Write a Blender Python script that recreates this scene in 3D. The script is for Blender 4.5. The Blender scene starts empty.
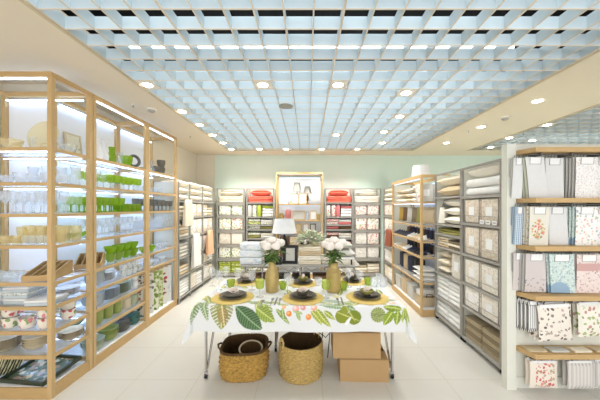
import bpy, bmesh, math, random
import numpy as np
from mathutils import Vector, Matrix
S = bpy.context.scene
C = S.collection
R = math.radians
PI = math.pi
rnd = random.Random(11)

# ------------------------------------------------------------------ materials
def lin(c):
    out = []
    for k in c[:3]:
        k = k / 255.0
        out.append(k / 12.92 if k <= 0.04045 else ((k + 0.055) / 1.055) ** 2.4)
    return (out[0], out[1], out[2], 1.0)

MATS = {}
def newmat(name):
    m = bpy.data.materials.new(name)
    m.use_nodes = True
    nt = m.node_tree
    nt.nodes.clear()
    return m, nt, nt.nodes.new('ShaderNodeOutputMaterial')

def coords(nt, rand=True):
    tc = nt.nodes.new('ShaderNodeTexCoord')
    if not rand:
        return tc.outputs['Object']
    oi = nt.nodes.new('ShaderNodeObjectInfo')
    ma = nt.nodes.new('ShaderNodeMath'); ma.operation = 'MULTIPLY'; ma.inputs[1].default_value = 7.3
    nt.links.new(oi.outputs['Random'], ma.inputs[0])
    va = nt.nodes.new('ShaderNodeVectorMath'); va.operation = 'ADD'
    nt.links.new(tc.outputs['Object'], va.inputs[0]); nt.links.new(ma.outputs[0], va.inputs[1])
    return va.outputs[0]

def mixc(nt, fac, a, b):
    mx = nt.nodes.new('ShaderNodeMix'); mx.data_type = 'RGBA'
    if isinstance(fac, (int, float)): mx.inputs[0].default_value = fac
    else: nt.links.new(fac, mx.inputs[0])
    for s, v in ((6, a), (7, b)):
        if isinstance(v, tuple): mx.inputs[s].default_value = v
        else: nt.links.new(v, mx.inputs[s])
    return mx.outputs[2]

def cmp(nt, v, op, t):
    m = nt.nodes.new('ShaderNodeMath'); m.operation = op
    nt.links.new(v, m.inputs[0]); m.inputs[1].default_value = t
    return m.outputs[0]

def principled(nt, out, rough=.5, metal=0, coat=0, spec=.5):
    b = nt.nodes.new('ShaderNodeBsdfPrincipled')
    b.inputs['Roughness'].default_value = rough
    b.inputs['Metallic'].default_value = metal
    b.inputs['Coat Weight'].default_value = coat
    b.inputs['Coat Roughness'].default_value = .12
    b.inputs['Specular IOR Level'].default_value = spec
    nt.links.new(b.outputs[0], out.inputs[0])
    return b

def M(name, col, rough=.6, metal=0, noise=.06, scale=14, stretch=(1, 1, 1), bump=0, coat=0, spec=.4):
    if name in MATS: return MATS[name]
    m, nt, out = newmat(name)
    b = principled(nt, out, rough, metal, coat, spec)
    c = lin(col)
    v = coords(nt)
    mp = nt.nodes.new('ShaderNodeMapping'); mp.inputs['Scale'].default_value = stretch
    nt.links.new(v, mp.inputs[0])
    n = nt.nodes.new('ShaderNodeTexNoise'); n.inputs['Scale'].default_value = scale; n.inputs['Detail'].default_value = 3
    nt.links.new(mp.outputs[0], n.inputs['Vector'])
    lo = tuple(x * (1 - noise * 1.6) for x in c[:3]) + (1,)
    hi = tuple(min(1, x * (1 + noise)) for x in c[:3]) + (1,)
    nt.links.new(mixc(nt, n.outputs['Fac'], lo, hi), b.inputs['Base Color'])
    if bump:
        bp = nt.nodes.new('ShaderNodeBump'); bp.inputs['Strength'].default_value = bump; bp.inputs['Distance'].default_value = .01
        nt.links.new(n.outputs['Fac'], bp.inputs['Height']); nt.links.new(bp.outputs[0], b.inputs['Normal'])
    MATS[name] = m
    return m

def PR(name, base, cols, scale=30, thr=.38, rough=.7, coat=0, detail=True, region=None):
    """printed cloth: scattered blots (flowers, leaves) in a few colours on a plain ground"""
    if name in MATS: return MATS[name]
    m, nt, out = newmat(name)
    b = principled(nt, out, rough, 0, coat, .4)
    v = coords(nt)
    if detail:
        n = nt.nodes.new('ShaderNodeTexNoise'); n.inputs['Scale'].default_value = scale * 1.2
        nt.links.new(v, n.inputs['Vector'])
        sc = nt.nodes.new('ShaderNodeVectorMath'); sc.operation = 'SCALE'; sc.inputs['Scale'].default_value = .9 / scale
        nt.links.new(n.outputs['Color'], sc.inputs[0])
        ad = nt.nodes.new('ShaderNodeVectorMath'); ad.operation = 'ADD'
        nt.links.new(v, ad.inputs[0]); nt.links.new(sc.outputs[0], ad.inputs[1]); v = ad.outputs[0]
    vo = nt.nodes.new('ShaderNodeTexVoronoi'); vo.inputs['Scale'].default_value = scale
    nt.links.new(v, vo.inputs['Vector'])
    sp = nt.nodes.new('ShaderNodeSeparateColor'); nt.links.new(vo.outputs['Color'], sp.inputs[0])
    rp = nt.nodes.new('ShaderNodeValToRGB'); rp.color_ramp.interpolation = 'CONSTANT'
    el = rp.color_ramp.elements
    while len(el) < len(cols): el.new(.5)
    for i, c in enumerate(cols):
        el[i].position = i / len(cols); el[i].color = lin(c)
    nt.links.new(sp.outputs[0], rp.inputs[0])
    mask = cmp(nt, vo.outputs['Distance'], 'LESS_THAN', thr)
    col = mixc(nt, mask, lin(base), rp.outputs[0])
    if region:      # the motif sits in one oval of the cloth, plain elsewhere
        cx, cz, rx, rz = region[:4]
        tc = nt.nodes.new('ShaderNodeTexCoord'); mp = nt.nodes.new('ShaderNodeMapping')
        mp.inputs['Location'].default_value = (-cx / rx, 0, -cz / rz); mp.inputs['Scale'].default_value = (1 / rx, 0, 1 / rz)
        nt.links.new(tc.outputs['Object'], mp.inputs[0])
        ln = nt.nodes.new('ShaderNodeVectorMath'); ln.operation = 'LENGTH'; nt.links.new(mp.outputs[0], ln.inputs[0])
        inside = cmp(nt, ln.outputs['Value'], 'LESS_THAN', 1.0)
        if len(region) > 4:
            col = mixc(nt, inside, col, lin(region[4]))
        else:
            col = mixc(nt, inside, lin(base), col)
    nt.links.new(col, b.inputs['Base Color'])
    MATS[name] = m
    return m

def ST(name, c1, c2, axis=0, freq=40, duty=.5, rough=.7, plaid=False):
    if name in MATS: return MATS[name]
    m, nt, out = newmat(name)
    b = principled(nt, out, rough)
    v = coords(nt, False)
    sp = nt.nodes.new('ShaderNodeSeparateXYZ'); nt.links.new(v, sp.inputs[0])
    def band(ax):
        a = cmp(nt, sp.outputs[ax], 'MULTIPLY', freq)
        a = cmp(nt, a, 'FRACT', 0)
        return cmp(nt, a, 'GREATER_THAN', duty)
    col = mixc(nt, band(axis), lin(c1), lin(c2))
    if plaid:
        col = mixc(nt, cmp(nt, band(2), 'MULTIPLY', .5), col, lin(c2))
    nt.links.new(col, b.inputs['Base Color'])
    MATS[name] = m
    return m

def G(name, col=(245, 250, 250), rough=.02, body=0.0):
    """thin glass: Fresnel mix of clear and gloss; body adds a little milky diffuse"""
    if name in MATS: return MATS[name]
    m, nt, out = newmat(name)
    t = nt.nodes.new('ShaderNodeBsdfTransparent'); t.inputs[0].default_value = tuple(k ** .6 for k in lin(col)[:3]) + (1,)
    g = nt.nodes.new('ShaderNodeBsdfGlossy'); g.inputs['Roughness'].default_value = rough
    lw = nt.nodes.new('ShaderNodeLayerWeight'); lw.inputs[0].default_value = .5
    pw_ = cmp(nt, lw.outputs['Facing'], 'POWER', 3.5); pw_ = cmp(nt, pw_, 'MULTIPLY', .6); f_ = cmp(nt, pw_, 'ADD', .04)
    mx = nt.nodes.new('ShaderNodeMixShader')
    nt.links.new(f_, mx.inputs[0])
    src = t.outputs[0]
    if body:
        d = nt.nodes.new('ShaderNodeBsdfTranslucent'); d.inputs[0].default_value = lin(col)
        d2 = nt.nodes.new('ShaderNodeBsdfDiffuse'); d2.inputs[0].default_value = lin(col)
        dm = nt.nodes.new('ShaderNodeMixShader'); dm.inputs[0].default_value = .5
        nt.links.new(d.outputs[0], dm.inputs[1]); nt.links.new(d2.outputs[0], dm.inputs[2])
        m2 = nt.nodes.new('ShaderNodeMixShader'); m2.inputs[0].default_value = body
        nt.links.new(t.outputs[0], m2.inputs[1]); nt.links.new(dm.outputs[0], m2.inputs[2]); src = m2.outputs[0]
    nt.links.new(src, mx.inputs[1]); nt.links.new(g.outputs[0], mx.inputs[2])
    nt.links.new(mx.outputs[0], out.inputs[0])
    MATS[name] = m
    return m

def E(name, col, strength):
    if name in MATS: return MATS[name]
    m, nt, out = newmat(name)
    e = nt.nodes.new('ShaderNodeEmission'); e.inputs[0].default_value = lin(col); e.inputs[1].default_value = strength
    nt.links.new(e.outputs[0], out.inputs[0])
    MATS[name] = m
    return m

# ------------------------------------------------------------------ mesh building
class MB:
    def __init__(self):
        self.v = []; self.f = []; self.mi = []; self.cur = 0
    def _add(self, vs, fs):
        o = len(self.v)
        self.v += [tuple(p) for p in vs]
        for f in fs:
            self.f.append(tuple(i + o for i in f)); self.mi.append(self.cur)
        return self
    def box(self, x0, y0, z0, x1, y1, z1):
        vs = [(x0, y0, z0), (x1, y0, z0), (x1, y1, z0), (x0, y1, z0), (x0, y0, z1), (x1, y0, z1), (x1, y1, z1), (x0, y1, z1)]
        return self._add(vs, [(0, 3, 2, 1), (4, 5, 6, 7), (0, 1, 5, 4), (1, 2, 6, 5), (2, 3, 7, 6), (3, 0, 4, 7)])
    def rbox(self, x0, y0, z0, x1, y1, z1, r=.01, seg=2):
        bm = bmesh.new()
        m = Matrix.Translation(((x0 + x1) / 2, (y0 + y1) / 2, (z0 + z1) / 2)) @ Matrix.Diagonal((x1 - x0, y1 - y0, z1 - z0, 1))
        bmesh.ops.create_cube(bm, size=1, matrix=m)
        r = min(r, .45 * min(x1 - x0, y1 - y0, z1 - z0))
        bmesh.ops.bevel(bm, geom=list(bm.edges), offset=r, segments=seg, affect='EDGES', profile=.5)
        bm.verts.index_update()
        vs = [v.co[:] for v in bm.verts]; fs = [[v.index for v in f.verts] for f in bm.faces]
        bm.free()
        return self._add(vs, fs)
    def cyl(self, p0, p1, r0, r1=None, n=12, caps=True):
        r1 = r0 if r1 is None else r1
        p0, p1 = Vector(p0), Vector(p1); d = (p1 - p0).normalized()
        a = d.orthogonal().normalized(); b = d.cross(a)
        vs = []
        for p, r in ((p0, r0), (p1, r1)):
            for i in range(n):
                t = 2 * PI * i / n; vs.append(p + a * r * math.cos(t) + b * r * math.sin(t))
        fs = [(i, (i + 1) % n, n + (i + 1) % n, n + i) for i in range(n)]
        if caps: fs += [tuple(range(n - 1, -1, -1)), tuple(range(n, 2 * n))]
        return self._add(vs, fs)
    def tube(self, pts, r, n=8, closed=False):
        pts = [Vector(p) for p in pts]; m = len(pts); vs = []
        a = None
        for i, p in enumerate(pts):
            if closed: d = pts[(i + 1) % m] - pts[i - 1]
            else: d = pts[min(i + 1, m - 1)] - pts[max(i - 1, 0)]
            d.normalize()
            if a is None: a = d.orthogonal()
            a = (a - d * a.dot(d)).normalized(); b = d.cross(a)
            rr = r[i] if isinstance(r, (list, tuple)) else r
            for k in range(n):
                t = 2 * PI * k / n; vs.append(p + a * rr * math.cos(t) + b * rr * math.sin(t))
        fs = []
        for i in range(m if closed else m - 1):
            j = (i + 1) % m
            for k in range(n):
                fs.append((i * n + k, i * n + (k + 1) % n, j * n + (k + 1) % n, j * n + k))
        if not closed: fs += [tuple(range(n - 1, -1, -1)), tuple(range((m - 1) * n, m * n))]
        return self._add(vs, fs)
    def lathe(self, prof, n=20, c=(0, 0, 0)):
        vs = []; fs = []; rings = []
        for r, z in prof:
            if r < 1e-5:
                rings.append([len(vs)]); vs.append((c[0], c[1], c[2] + z))
            else:
                s = len(vs); rings.append(list(range(s, s + n)))
                for i in range(n):
                    t = 2 * PI * i / n; vs.append((c[0] + r * math.cos(t), c[1] + r * math.sin(t), c[2] + z))
        for a, b in zip(rings, rings[1:]):
            for i in range(n):
                j = (i + 1) % n
                if len(a) == 1 and len(b) == 1: continue
                if len(a) == 1: fs.append((a[0], b[j], b[i]))
                elif len(b) == 1: fs.append((a[i], a[j], b[0]))
                else: fs.append((a[i], a[j], b[j], b[i]))
        return self._add(vs, fs)
    def prism(self, poly, axis, t0, t1):
        n = len(poly); vs = []
        for t in (t0, t1):
            for p, q in poly:
                vs.append({0: (t, p, q), 1: (p, t, q), 2: (p, q, t)}[axis])
        fs = [(i, (i + 1) % n, n + (i + 1) % n, n + i) for i in range(n)] + [tuple(range(n - 1, -1, -1)), tuple(range(n, 2 * n))]
        return self._add(vs, fs)
    def cushion(self, w, d, h, n=10, c=(0, 0, 0), k=3.0, wob=0.0, seed=0):
        """a stuffed pillow lying flat, seam at mid height"""
        rr = random.Random(seed); vs = []; fs = []
        ph = [rr.uniform(0, 6) for _ in range(4)]
        def pt(i, j, s):
            u = -1 + 2 * i / n; v = -1 + 2 * j / n
            e = max(0, (1 - abs(u) ** k)) ** .5 * max(0, (1 - abs(v) ** k)) ** .5
            pu = 1 - .07 * (1 - abs(v)) * 0 - .05 * (1 - v * v); pv = 1 - .05 * (1 - u * u)
            z = s * h / 2 * e - (wob * abs(math.sin(3 * u + ph[0]) * math.cos(2.5 * v + ph[1])) * e if s > 0 else 0)
            return (c[0] + u * w / 2 * pu, c[1] + v * d / 2 * pv, c[2] + h / 2 + z)
        idx = {}
        for s in (1, -1):
            for i in range(n + 1):
                for j in range(n + 1):
                    if s == -1 and (i in (0, n) or j in (0, n)): idx[(s, i, j)] = idx[(1, i, j)]
                    else:
                        idx[(s, i, j)] = len(vs); vs.append(pt(i, j, s))
            for i in range(n):
                for j in range(n):
                    q = (idx[(s, i, j)], idx[(s, i + 1, j)], idx[(s, i + 1, j + 1)], idx[(s, i, j + 1)])
                    fs.append(q if s == 1 else q[::-1])
        return self._add(vs, fs)
    def folded(self, w, d, h, layers=3, sag=.004, seed=0):
        """folded textile, rounded folds at the front (-y), one closed surface"""
        rr = random.Random(seed)
        out = []
        lh = h / layers
        for k in range(layers):
            z0 = k * lh; off = rr.uniform(0, .008)
            for t in (-80, -40, 0, 40, 80):
                out.append((-d / 2 + off + lh * .5 - lh * .5 * math.cos(R(t)), z0 + lh / 2 + lh * .5 * math.sin(R(t))))
        out += [(d / 2 - .01, h), (d / 2, h - .008), (d / 2, .008), (d / 2 - .01, 0)]
        n = len(out); vs = []; xs = [-w / 2, -w / 2 + .006, -w / 4, 0, w / 4, w / 2 - .006, w / 2]
        for i, x in enumerate(xs):
            sc = .965 if i in (0, len(xs) - 1) else 1
            for p, q in out:
                vs.append((x, p * sc, h / 2 + (q - h / 2) * sc - (sag * (1 - (2 * x / w) ** 2) * (q / h))))
        m = len(xs); fs = []
        for i in range(m - 1):
            for k in range(n):
                fs.append((i * n + k, i * n + (k + 1) % n, (i + 1) * n + (k + 1) % n, (i + 1) * n + k))
        fs += [tuple(range(n - 1, -1, -1)), tuple(range((m - 1) * n, m * n))]
        return self._add(vs, fs)
    def mesh(self, name, mats, smooth=True, angle=38):
        me = bpy.data.meshes.new(name)
        me.from_pydata(self.v, [], self.f)
        if not isinstance(mats, (list, tuple)): mats = [mats]
        for m in mats: me.materials.append(m)
        if len(mats) > 1: me.polygons.foreach_set('material_index', self.mi)
        bm = bmesh.new(); bm.from_mesh(me); bmesh.ops.recalc_face_normals(bm, faces=bm.faces); bm.to_mesh(me); bm.free()
        if smooth:
            me.polygons.foreach_set('use_smooth', [True] * len(me.polygons))
            me.set_sharp_from_angle(angle=R(angle))
        me.update()
        return me

CACHE = {}
def mesh(key, fn, mats, smooth=True, angle=38):
    if not isinstance(mats, (list, tuple)): mats = [mats]
    k = (key, tuple(m.name for m in mats))
    if k not in CACHE:
        b = MB(); fn(b); CACHE[k] = b.mesh(str(key)[:30], mats, smooth, angle)
    return CACHE[k]

LABELS = {}
def props(o, label, cat, group):
    if label:
        nw = len(label.replace(',', ' ').split())
        if not 4 <= nw <= 16: print('LABEL LENGTH', nw, label)
        LABELS[label] = LABELS.get(label, 0) + 1
        o['label'] = label
    if cat: o['category'] = cat
    if group: o['group'] = group

def T(name, label, cat, loc, rz=0, group=None, rot=None):
    o = bpy.data.objects.new(name, None); C.objects.link(o)
    o.empty_display_size = .05
    o.location = loc; o.rotation_euler = rot if rot else (0, 0, rz)
    props(o, label, cat, group)
    return o
def P(name, me, parent, loc=(0, 0, 0), rot=(0, 0, 0), label=None):
    o = bpy.data.objects.new(name, me); C.objects.link(o)
    o.parent = parent; o.location = loc; o.rotation_euler = rot
    if label: o['label'] = label
    return o
def O(name, me, label, cat, loc, rz=0, group=None, rot=None):
    o = bpy.data.objects.new(name, me); C.objects.link(o)
    o.location = loc; o.rotation_euler = rot if rot else (0, 0, rz)
    props(o, label, cat, group)
    return o
def ST_(name, me, loc=(0, 0, 0), label=None):
    o = bpy.data.objects.new(name, me); C.objects.link(o); o.location = loc; o['kind'] = 'structure'
    return o

class Unit:
    """a piece of shelving: origin at its front middle on the floor, front facing local -y"""
    def __init__(self, x, y, rz): self.o = Vector((x, y, 0)); self.rz = rz; self.m = Matrix.Rotation(rz, 3, 'Z')
    def w(self, u, d, z): return self.o + self.m @ Vector((u, d, z))

ORD = ['first', 'second', 'third', 'fourth', 'fifth', 'sixth', 'seventh', 'eighth', 'ninth', 'tenth', 'eleventh', 'twelfth', 'thirteenth', 'fourteenth', 'fifteenth', 'sixteenth']
def stk(i, n):
    if n == 1: return ''
    if n == 2: return ('lower', 'upper')[i]
    if i == 0: return 'bottom'
    if i == n - 1: return 'topmost'
    return ORD[i] + ' from bottom'
def row(i, n):
    if n == 1: return ''
    if n == 2: return ('left one', 'right one')[i]
    if i == 0: return 'leftmost'
    if i == n - 1: return 'rightmost'
    return ORD[i] + ' from left'
WORLD, EXPO = 1.15, 0.9
# ------------------------------------------------------------------ palette
OAK = M('oak', (206, 174, 124), .5, noise=.10, scale=9, stretch=(6, 6, .8))
OAKD = M('oak_board', (202, 168, 116), .5, noise=.10, scale=9, stretch=(.8, 6, 6))
OAKB = M('oak_box', (198, 164, 112), .55, noise=.08, scale=9, stretch=(.8, 6, 6))
GREY = M('grey_metal', (162, 159, 152), .42, .3, noise=.03)
GREYD = M('grey_shelf', (172, 169, 162), .5, .15, noise=.03)
CHROME = M('chrome', (205, 205, 205), .18, 1, noise=.02)
BLACK = M('black_plastic', (28, 27, 27), .45, noise=.05)
BLACKM = M('black_wire', (30, 30, 32), .4, .5, noise=.05)
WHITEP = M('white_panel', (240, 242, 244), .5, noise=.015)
PANEL = M('pale_panel', (226, 226, 214), .5, noise=.015)
CARD = M('white_card', (242, 242, 240), .5, noise=.01)
CARDB = M('cardboard', (184, 150, 104), .8, noise=.06, scale=6)
INK = M('grey_print', (120, 116, 112), .6, noise=.02)
LEDM = E('led_strip_light', (200, 221, 255), 9)
LEDS = E('led_back_strip_light', (176, 208, 255), 7)
SOFF = M('soffit_warm_tint', (228, 216, 194), .8, noise=.012, scale=2)  # warm tint: the downlights' warm cast put into a white soffit's colour
MINT = M('mint_paint', (218, 235, 226), .75, noise=.015, scale=2)
BEIGE = M('beige_paint', (228, 222, 206), .8, noise=.012, scale=2)
# textiles
CREAM = M('cream_cotton', (240, 229, 206), .85, noise=.05, bump=.15, scale=30)
IVORY = M('ivory_cotton', (242, 236, 222), .85, noise=.04, bump=.15, scale=30)
WHITE = M('white_cotton', (243, 242, 238), .85, noise=.03, bump=.15, scale=30)
PGREY = M('pale_grey_cotton', (208, 206, 198), .85, noise=.05, bump=.15, scale=30)
SAND = M('sand_cotton', (212, 192, 158), .85, noise=.06, bump=.2, scale=30)
TAUPE = M('taupe_wool', (142, 128, 102), .9, noise=.08, bump=.25, scale=40)
OLIVE = M('olive_cotton', (158, 152, 84), .9, noise=.08, bump=.2, scale=30)
LIME = M('lime_cotton', (176, 190, 70), .85, noise=.07, bump=.15, scale=30)
CORAL = M('coral_cotton', (238, 112, 90), .8, noise=.06, bump=.15, scale=30)
ROSE = M('rose_cotton', (226, 128, 128), .8, noise=.06, bump=.15, scale=30)
PEACH = M('peach_fabric', (236, 186, 148), .85, noise=.06, bump=.2, scale=25)
NAVY = M('navy_cloth', (52, 58, 78), .85, noise=.12, bump=.2, scale=25)
BROWN = M('brown_cloth', (120, 92, 66), .85, noise=.12, bump=.2, scale=25)
MUSTARD = M('mustard_cloth', (196, 164, 84), .85, noise=.08, bump=.2, scale=25)
PINKP = PR('pink_floral', (245, 236, 228), [(226, 120, 128), (236, 170, 170), (170, 190, 150)], 26, .42, coat=.3)
REDP = PR('red_green_floral', (244, 240, 232), [(222, 110, 96), (150, 170, 104), (240, 190, 150)], 24, .42, coat=.3)
GREENP = PR('green_leaf_print', (244, 243, 234), [(176, 190, 120), (196, 206, 150), (140, 164, 90)], 22, .40, coat=.3)
LIMEP = PR('lime_leaf_print', (214, 220, 140), [(140, 160, 50), (236, 236, 200), (170, 186, 70)], 24, .5, coat=.2)
ROSEP = PR('rose_print', (244, 224, 216), [(226, 96, 96), (240, 150, 140)], 30, .45)
GREYP = PR('grey_floral', (240, 236, 228), [(206, 198, 186), (196, 188, 178), (220, 208, 198)], 36, .36, coat=.3)
LACEP = PR('beige_damask', (218, 205, 186), [(230, 220, 204), (204, 190, 168)], 44, .5, coat=.35)
PALEP = PR('pale_damask', (230, 223, 208), [(216, 206, 190), (238, 233, 222)], 40, .45, coat=.35)
# tableware
CLEAR = G('clear_glass', (252, 254, 254), .03, .12)
FROST = G('milky_glass', (250, 252, 254), .08, .26)
GREENG = G('green_glass', (186, 216, 54), .04, .5)
PGREENG = G('pale_green_glass', (206, 220, 120), .04, .35)
AMBERG = G('amber_glass', (253, 244, 214), .05, .24)
SMOKEG = G('smoke_glass', (166, 162, 150), .05, .4)
TEALG = M('teal_glaze', (64, 110, 104), .25, noise=.15, scale=8)
PORC = M('white_porcelain', (238, 238, 238), .2, noise=.02)
PORCB = M('blue_grey_porcelain', (196, 206, 212), .22, noise=.04)
STONE = M('cream_stoneware', (218, 204, 174), .3, noise=.06)
GREYW = M('dark_stoneware', (92, 92, 88), .35, noise=.1)
PLATE = M('dark_plate', (82, 74, 62), .32, noise=.08)
PLATE2 = M('taupe_plate', (104, 98, 82), .32, noise=.08)
GREENW = M('green_stoneware', (152, 164, 88), .3, noise=.07)
SAGEW = M('sage_stoneware', (176, 186, 160), .3, noise=.06)
MUGP = PR('red_flower_mug', (244, 236, 222), [(206, 96, 104), (226, 150, 150), (244, 236, 222), (150, 170, 110)], 22, .42, .25)
LACEW = PR('lace_print_china', (236, 238, 236), [(120, 140, 120), (170, 184, 172)], 60, .36, .25)
RAFFIA = M('raffia', (226, 198, 116), .85, noise=.16, scale=90, bump=.4)
WICKER = M('wicker', (190, 150, 74), .8, noise=.6, scale=42, stretch=(1, 1, 2), bump=.3)
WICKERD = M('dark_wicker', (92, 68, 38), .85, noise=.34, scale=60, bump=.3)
SEAG = M('seagrass', (196, 166, 100), .8, noise=.5, scale=44, stretch=(1, 1, 2.5), bump=.3)
GOLDV = M('gold_vase', (190, 166, 106), .36, .35, noise=.14, scale=40, bump=.3)
PETAL = M('peony_petal', (253, 242, 233), .7, noise=.06, scale=20)
PETAL2 = M('peony_white', (250, 242, 232), .7, noise=.04, scale=20)
LEAFM = M('leaf_green', (84, 122, 44), .55, noise=.2, scale=20)
STEMM = M('stem_green', (112, 140, 66), .6, noise=.1)
NAPK = M('napkin_blush', (248, 236, 226), .8, noise=.04, bump=.1, scale=30)
SILVER = M('silver', (200, 200, 198), .2, 1, noise=.02)
TRAYG = M('dark_green_tray', (52, 62, 44), .35, noise=.1)
TRAYP = PR('tray_floral', (96, 112, 84), [(206, 190, 150), (170, 140, 120), (60, 80, 50), (200, 200, 190)], 18, .5, .3, coat=.4)

# ------------------------------------------------------------------ room
zc = 2.97
def bx(*a):
    b = MB()
    for t in a: b.box(*t)
    return b
# floor: large pale glossy tiles, fine grout
def floor_mat():
    m, nt, out = newmat('floor_tile')
    b = principled(nt, out, .22, 0, 0, .5)
    tc = nt.nodes.new('ShaderNodeTexCoord')
    sp = nt.nodes.new('ShaderNodeSeparateXYZ'); nt.links.new(tc.outputs['Object'], sp.inputs[0])
    masks = []
    for ax, off in ((0, .14), (1, 2.61)):
        a = cmp(nt, sp.outputs[ax], 'SUBTRACT', off - 6)
        a = cmp(nt, a, 'DIVIDE', .6); a = cmp(nt, a, 'FRACT', 0)
        a = cmp(nt, a, 'SUBTRACT', .5); a = cmp(nt, a, 'ABSOLUTE', 0)
        masks.append(cmp(nt, a, 'GREATER_THAN', .4945))
    mm = nt.nodes.new('ShaderNodeMath'); mm.operation = 'MAXIMUM'
    nt.links.new(masks[0], mm.inputs[0]); nt.links.new(masks[1], mm.inputs[1])
    n = nt.nodes.new('ShaderNodeTexNoise'); n.inputs['Scale'].default_value = 1.4; n.inputs['Detail'].default_value = 5
    nt.links.new(tc.outputs['Object'], n.inputs['Vector'])
    base = mixc(nt, n.outputs['Fac'], lin((206, 203, 194)), lin((218, 215, 207)))
    nt.links.new(mixc(nt, mm.outputs[0], base, lin((198, 193, 182))), b.inputs['Base Color'])
    return m
ST_('floor', bx((-3.4, -1.6, -.1, 7.2, 6.9, 0)).mesh('floor', floor_mat(), False))
ST_('wall_back', bx((-2.30, 6.75, 0, 1.86, 6.9, 3.0), (1.86, 6.80, 0, 7.2, 6.9, 3.0)).mesh('wall_back', MINT, False))
ST_('wall_corner', bx((-2.9, 6.72, 0, -2.30, 6.9, 3.0)).mesh('wall_corner', BEIGE, False))
ST_('wall_left', bx((-2.9, 2.86, 0, -2.75, 6.72, 3.0)).mesh('wall_left', BEIGE, False))
ST_('wall_side', bx((-3.4, -1.6, 0, -3.22, 2.86, 3.0), (-3.22, 2.86, 0, -2.9, 3.0, 3.0)).mesh('wall_side', BEIGE, False))
ST_('wall_right', bx((7.2, -1.6, 0, 7.35, 6.9, 3.0)).mesh('wall_right', MINT, False))
GX0, GX1, GY1 = -1.775, 2.41, 6.176
QX0 = 3.70
# solid plaster ceiling around the two open grids
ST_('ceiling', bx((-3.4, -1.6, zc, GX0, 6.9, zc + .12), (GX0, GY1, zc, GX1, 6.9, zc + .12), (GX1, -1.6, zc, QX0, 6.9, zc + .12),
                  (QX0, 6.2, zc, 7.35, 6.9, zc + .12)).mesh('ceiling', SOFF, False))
PLEN = M('black_void', (14, 14, 15), .9, noise=.1)
ST_('ceiling_void', bx((-3.4, -1.6, 3.62, 7.35, 6.9, 3.7), (-3.4, -1.6, 3.09, -3.3, 6.9, 3.62), (-3.4, 6.8, 3.09, 7.35, 6.9, 3.62), (7.25, -1.6, 3.09, 7.35, 6.9, 3.62)).mesh('ceiling_void', PLEN, False))
# edge trims of the grids
EDGE = M('edge_trim_paint', (206, 190, 160), .5, noise=.02)
ST_('trim_1', bx((GX0 - .025, -1.6, zc - .012, GX0, GY1 + .02, zc), (GX1, -1.6, zc - .012, GX1 + .025, GY1 + .02, zc), (GX0, GY1, zc - .012, GX1, GY1 + .02, zc)).mesh('trim_1', EDGE, False))
ST_('trim_2', bx((QX0 - .025, -1.6, zc - .012, QX0, 6.2, zc)).mesh('trim_2', EDGE, False))
BLADE = M('grid_blade', (218, 230, 234), .45, noise=.02)
FLANGE = M('grid_flange', (228, 216, 196), .5, noise=.02)
def grid(name, xs, ys, x0, x1, y0, y1):
    b = MB()
    for i, x in enumerate(xs):
        t = .0075 if i % 6 == 3 else .0045
        b.cur = 0; b.box(x - .003, y0, zc + .004, x + .003, y1, zc + .095)
        b.cur = 1; b.box(x - t, y0, zc - .002, x + t, y1, zc + .004)
    for y in ys:
        b.cur = 0; b.box(x0, y - .003, zc + .004, x1, y + .003, zc + .093)
        b.cur = 1; b.box(x0, y - .0045, zc - .001, x1, y + .0045, zc + .0045)
    return ST_(name, b.mesh(name, [BLADE, FLANGE], False))
grid('ceiling_grid', [.045 + .2 * k for k in range(-8, 12)] + [GX0 + .004, GX1 - .004], [1.776 + .2 * k for k in range(-17, 22)], GX0, GX1, -1.6, GY1)
grid('ceiling_grid_side', [QX0 + .1 + .2 * k for k in range(0, 17)], [1.776 + .2 * k for k in range(-5, 22)], QX0, 7.2, .7, 6.2)
# fluorescent battens and ducts in the void above the grid
TUBE = E('cool_tube', (226, 239, 248), 3.4)
TRAYM = M('batten_white', (220, 224, 228), .5, noise=.02)
k = 0
for y in (-.6, .6, 1.7, 2.70, 3.3, 3.9, 4.5, 5.1, 5.7):  # one row shows through the grid; hidden rows added to even the light
    k += 1
    t = T('batten_light', ('%s fluorescent batten above the open ceiling grid, counted from the camera' % ORD[k - 1]), 'light', (.1, y, 3.26), 0, 'fluorescent battens above the grid')
    P('fluorescent_tube', mesh('tube', lambda b: b.cyl((-1.86, 0, 0), (1.95, 0, 0), .032, n=12), TUBE), t)
    P('housing', mesh('tubeh', lambda b: b.box(-1.9, -.06, .04, 2.0, .06, .10), TRAYM, False), t)
for i, y in enumerate((3.0, 5.0)):
    t = T('batten_light', ('%s fluorescent batten above the side ceiling grid beyond the soffit' % ('nearer', 'farther')[i]), 'light', (5.3, y, 3.26), 0, 'battens above the side grid')
    P('fluorescent_tube', mesh('tubeb', lambda b: b.cyl((-1.5, 0, 0), (1.7, 0, 0), .032, n=12), TUBE), t)
    P('housing', mesh('tubehb', lambda b: b.box(-1.55, -.06, .04, 1.75, .06, .10), TRAYM, False), t)
DUCT = M('dark_duct', (58, 60, 62), .5, .3, noise=.1)
O('cable_tray', mesh('ct', lambda b: b.box(-1.7, -.05, 0, 2.2, .05, .05), DUCT, False), 'dark cable tray hung in the black void above the grid', 'cable tray', (0, 2.05, 3.42))

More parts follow.
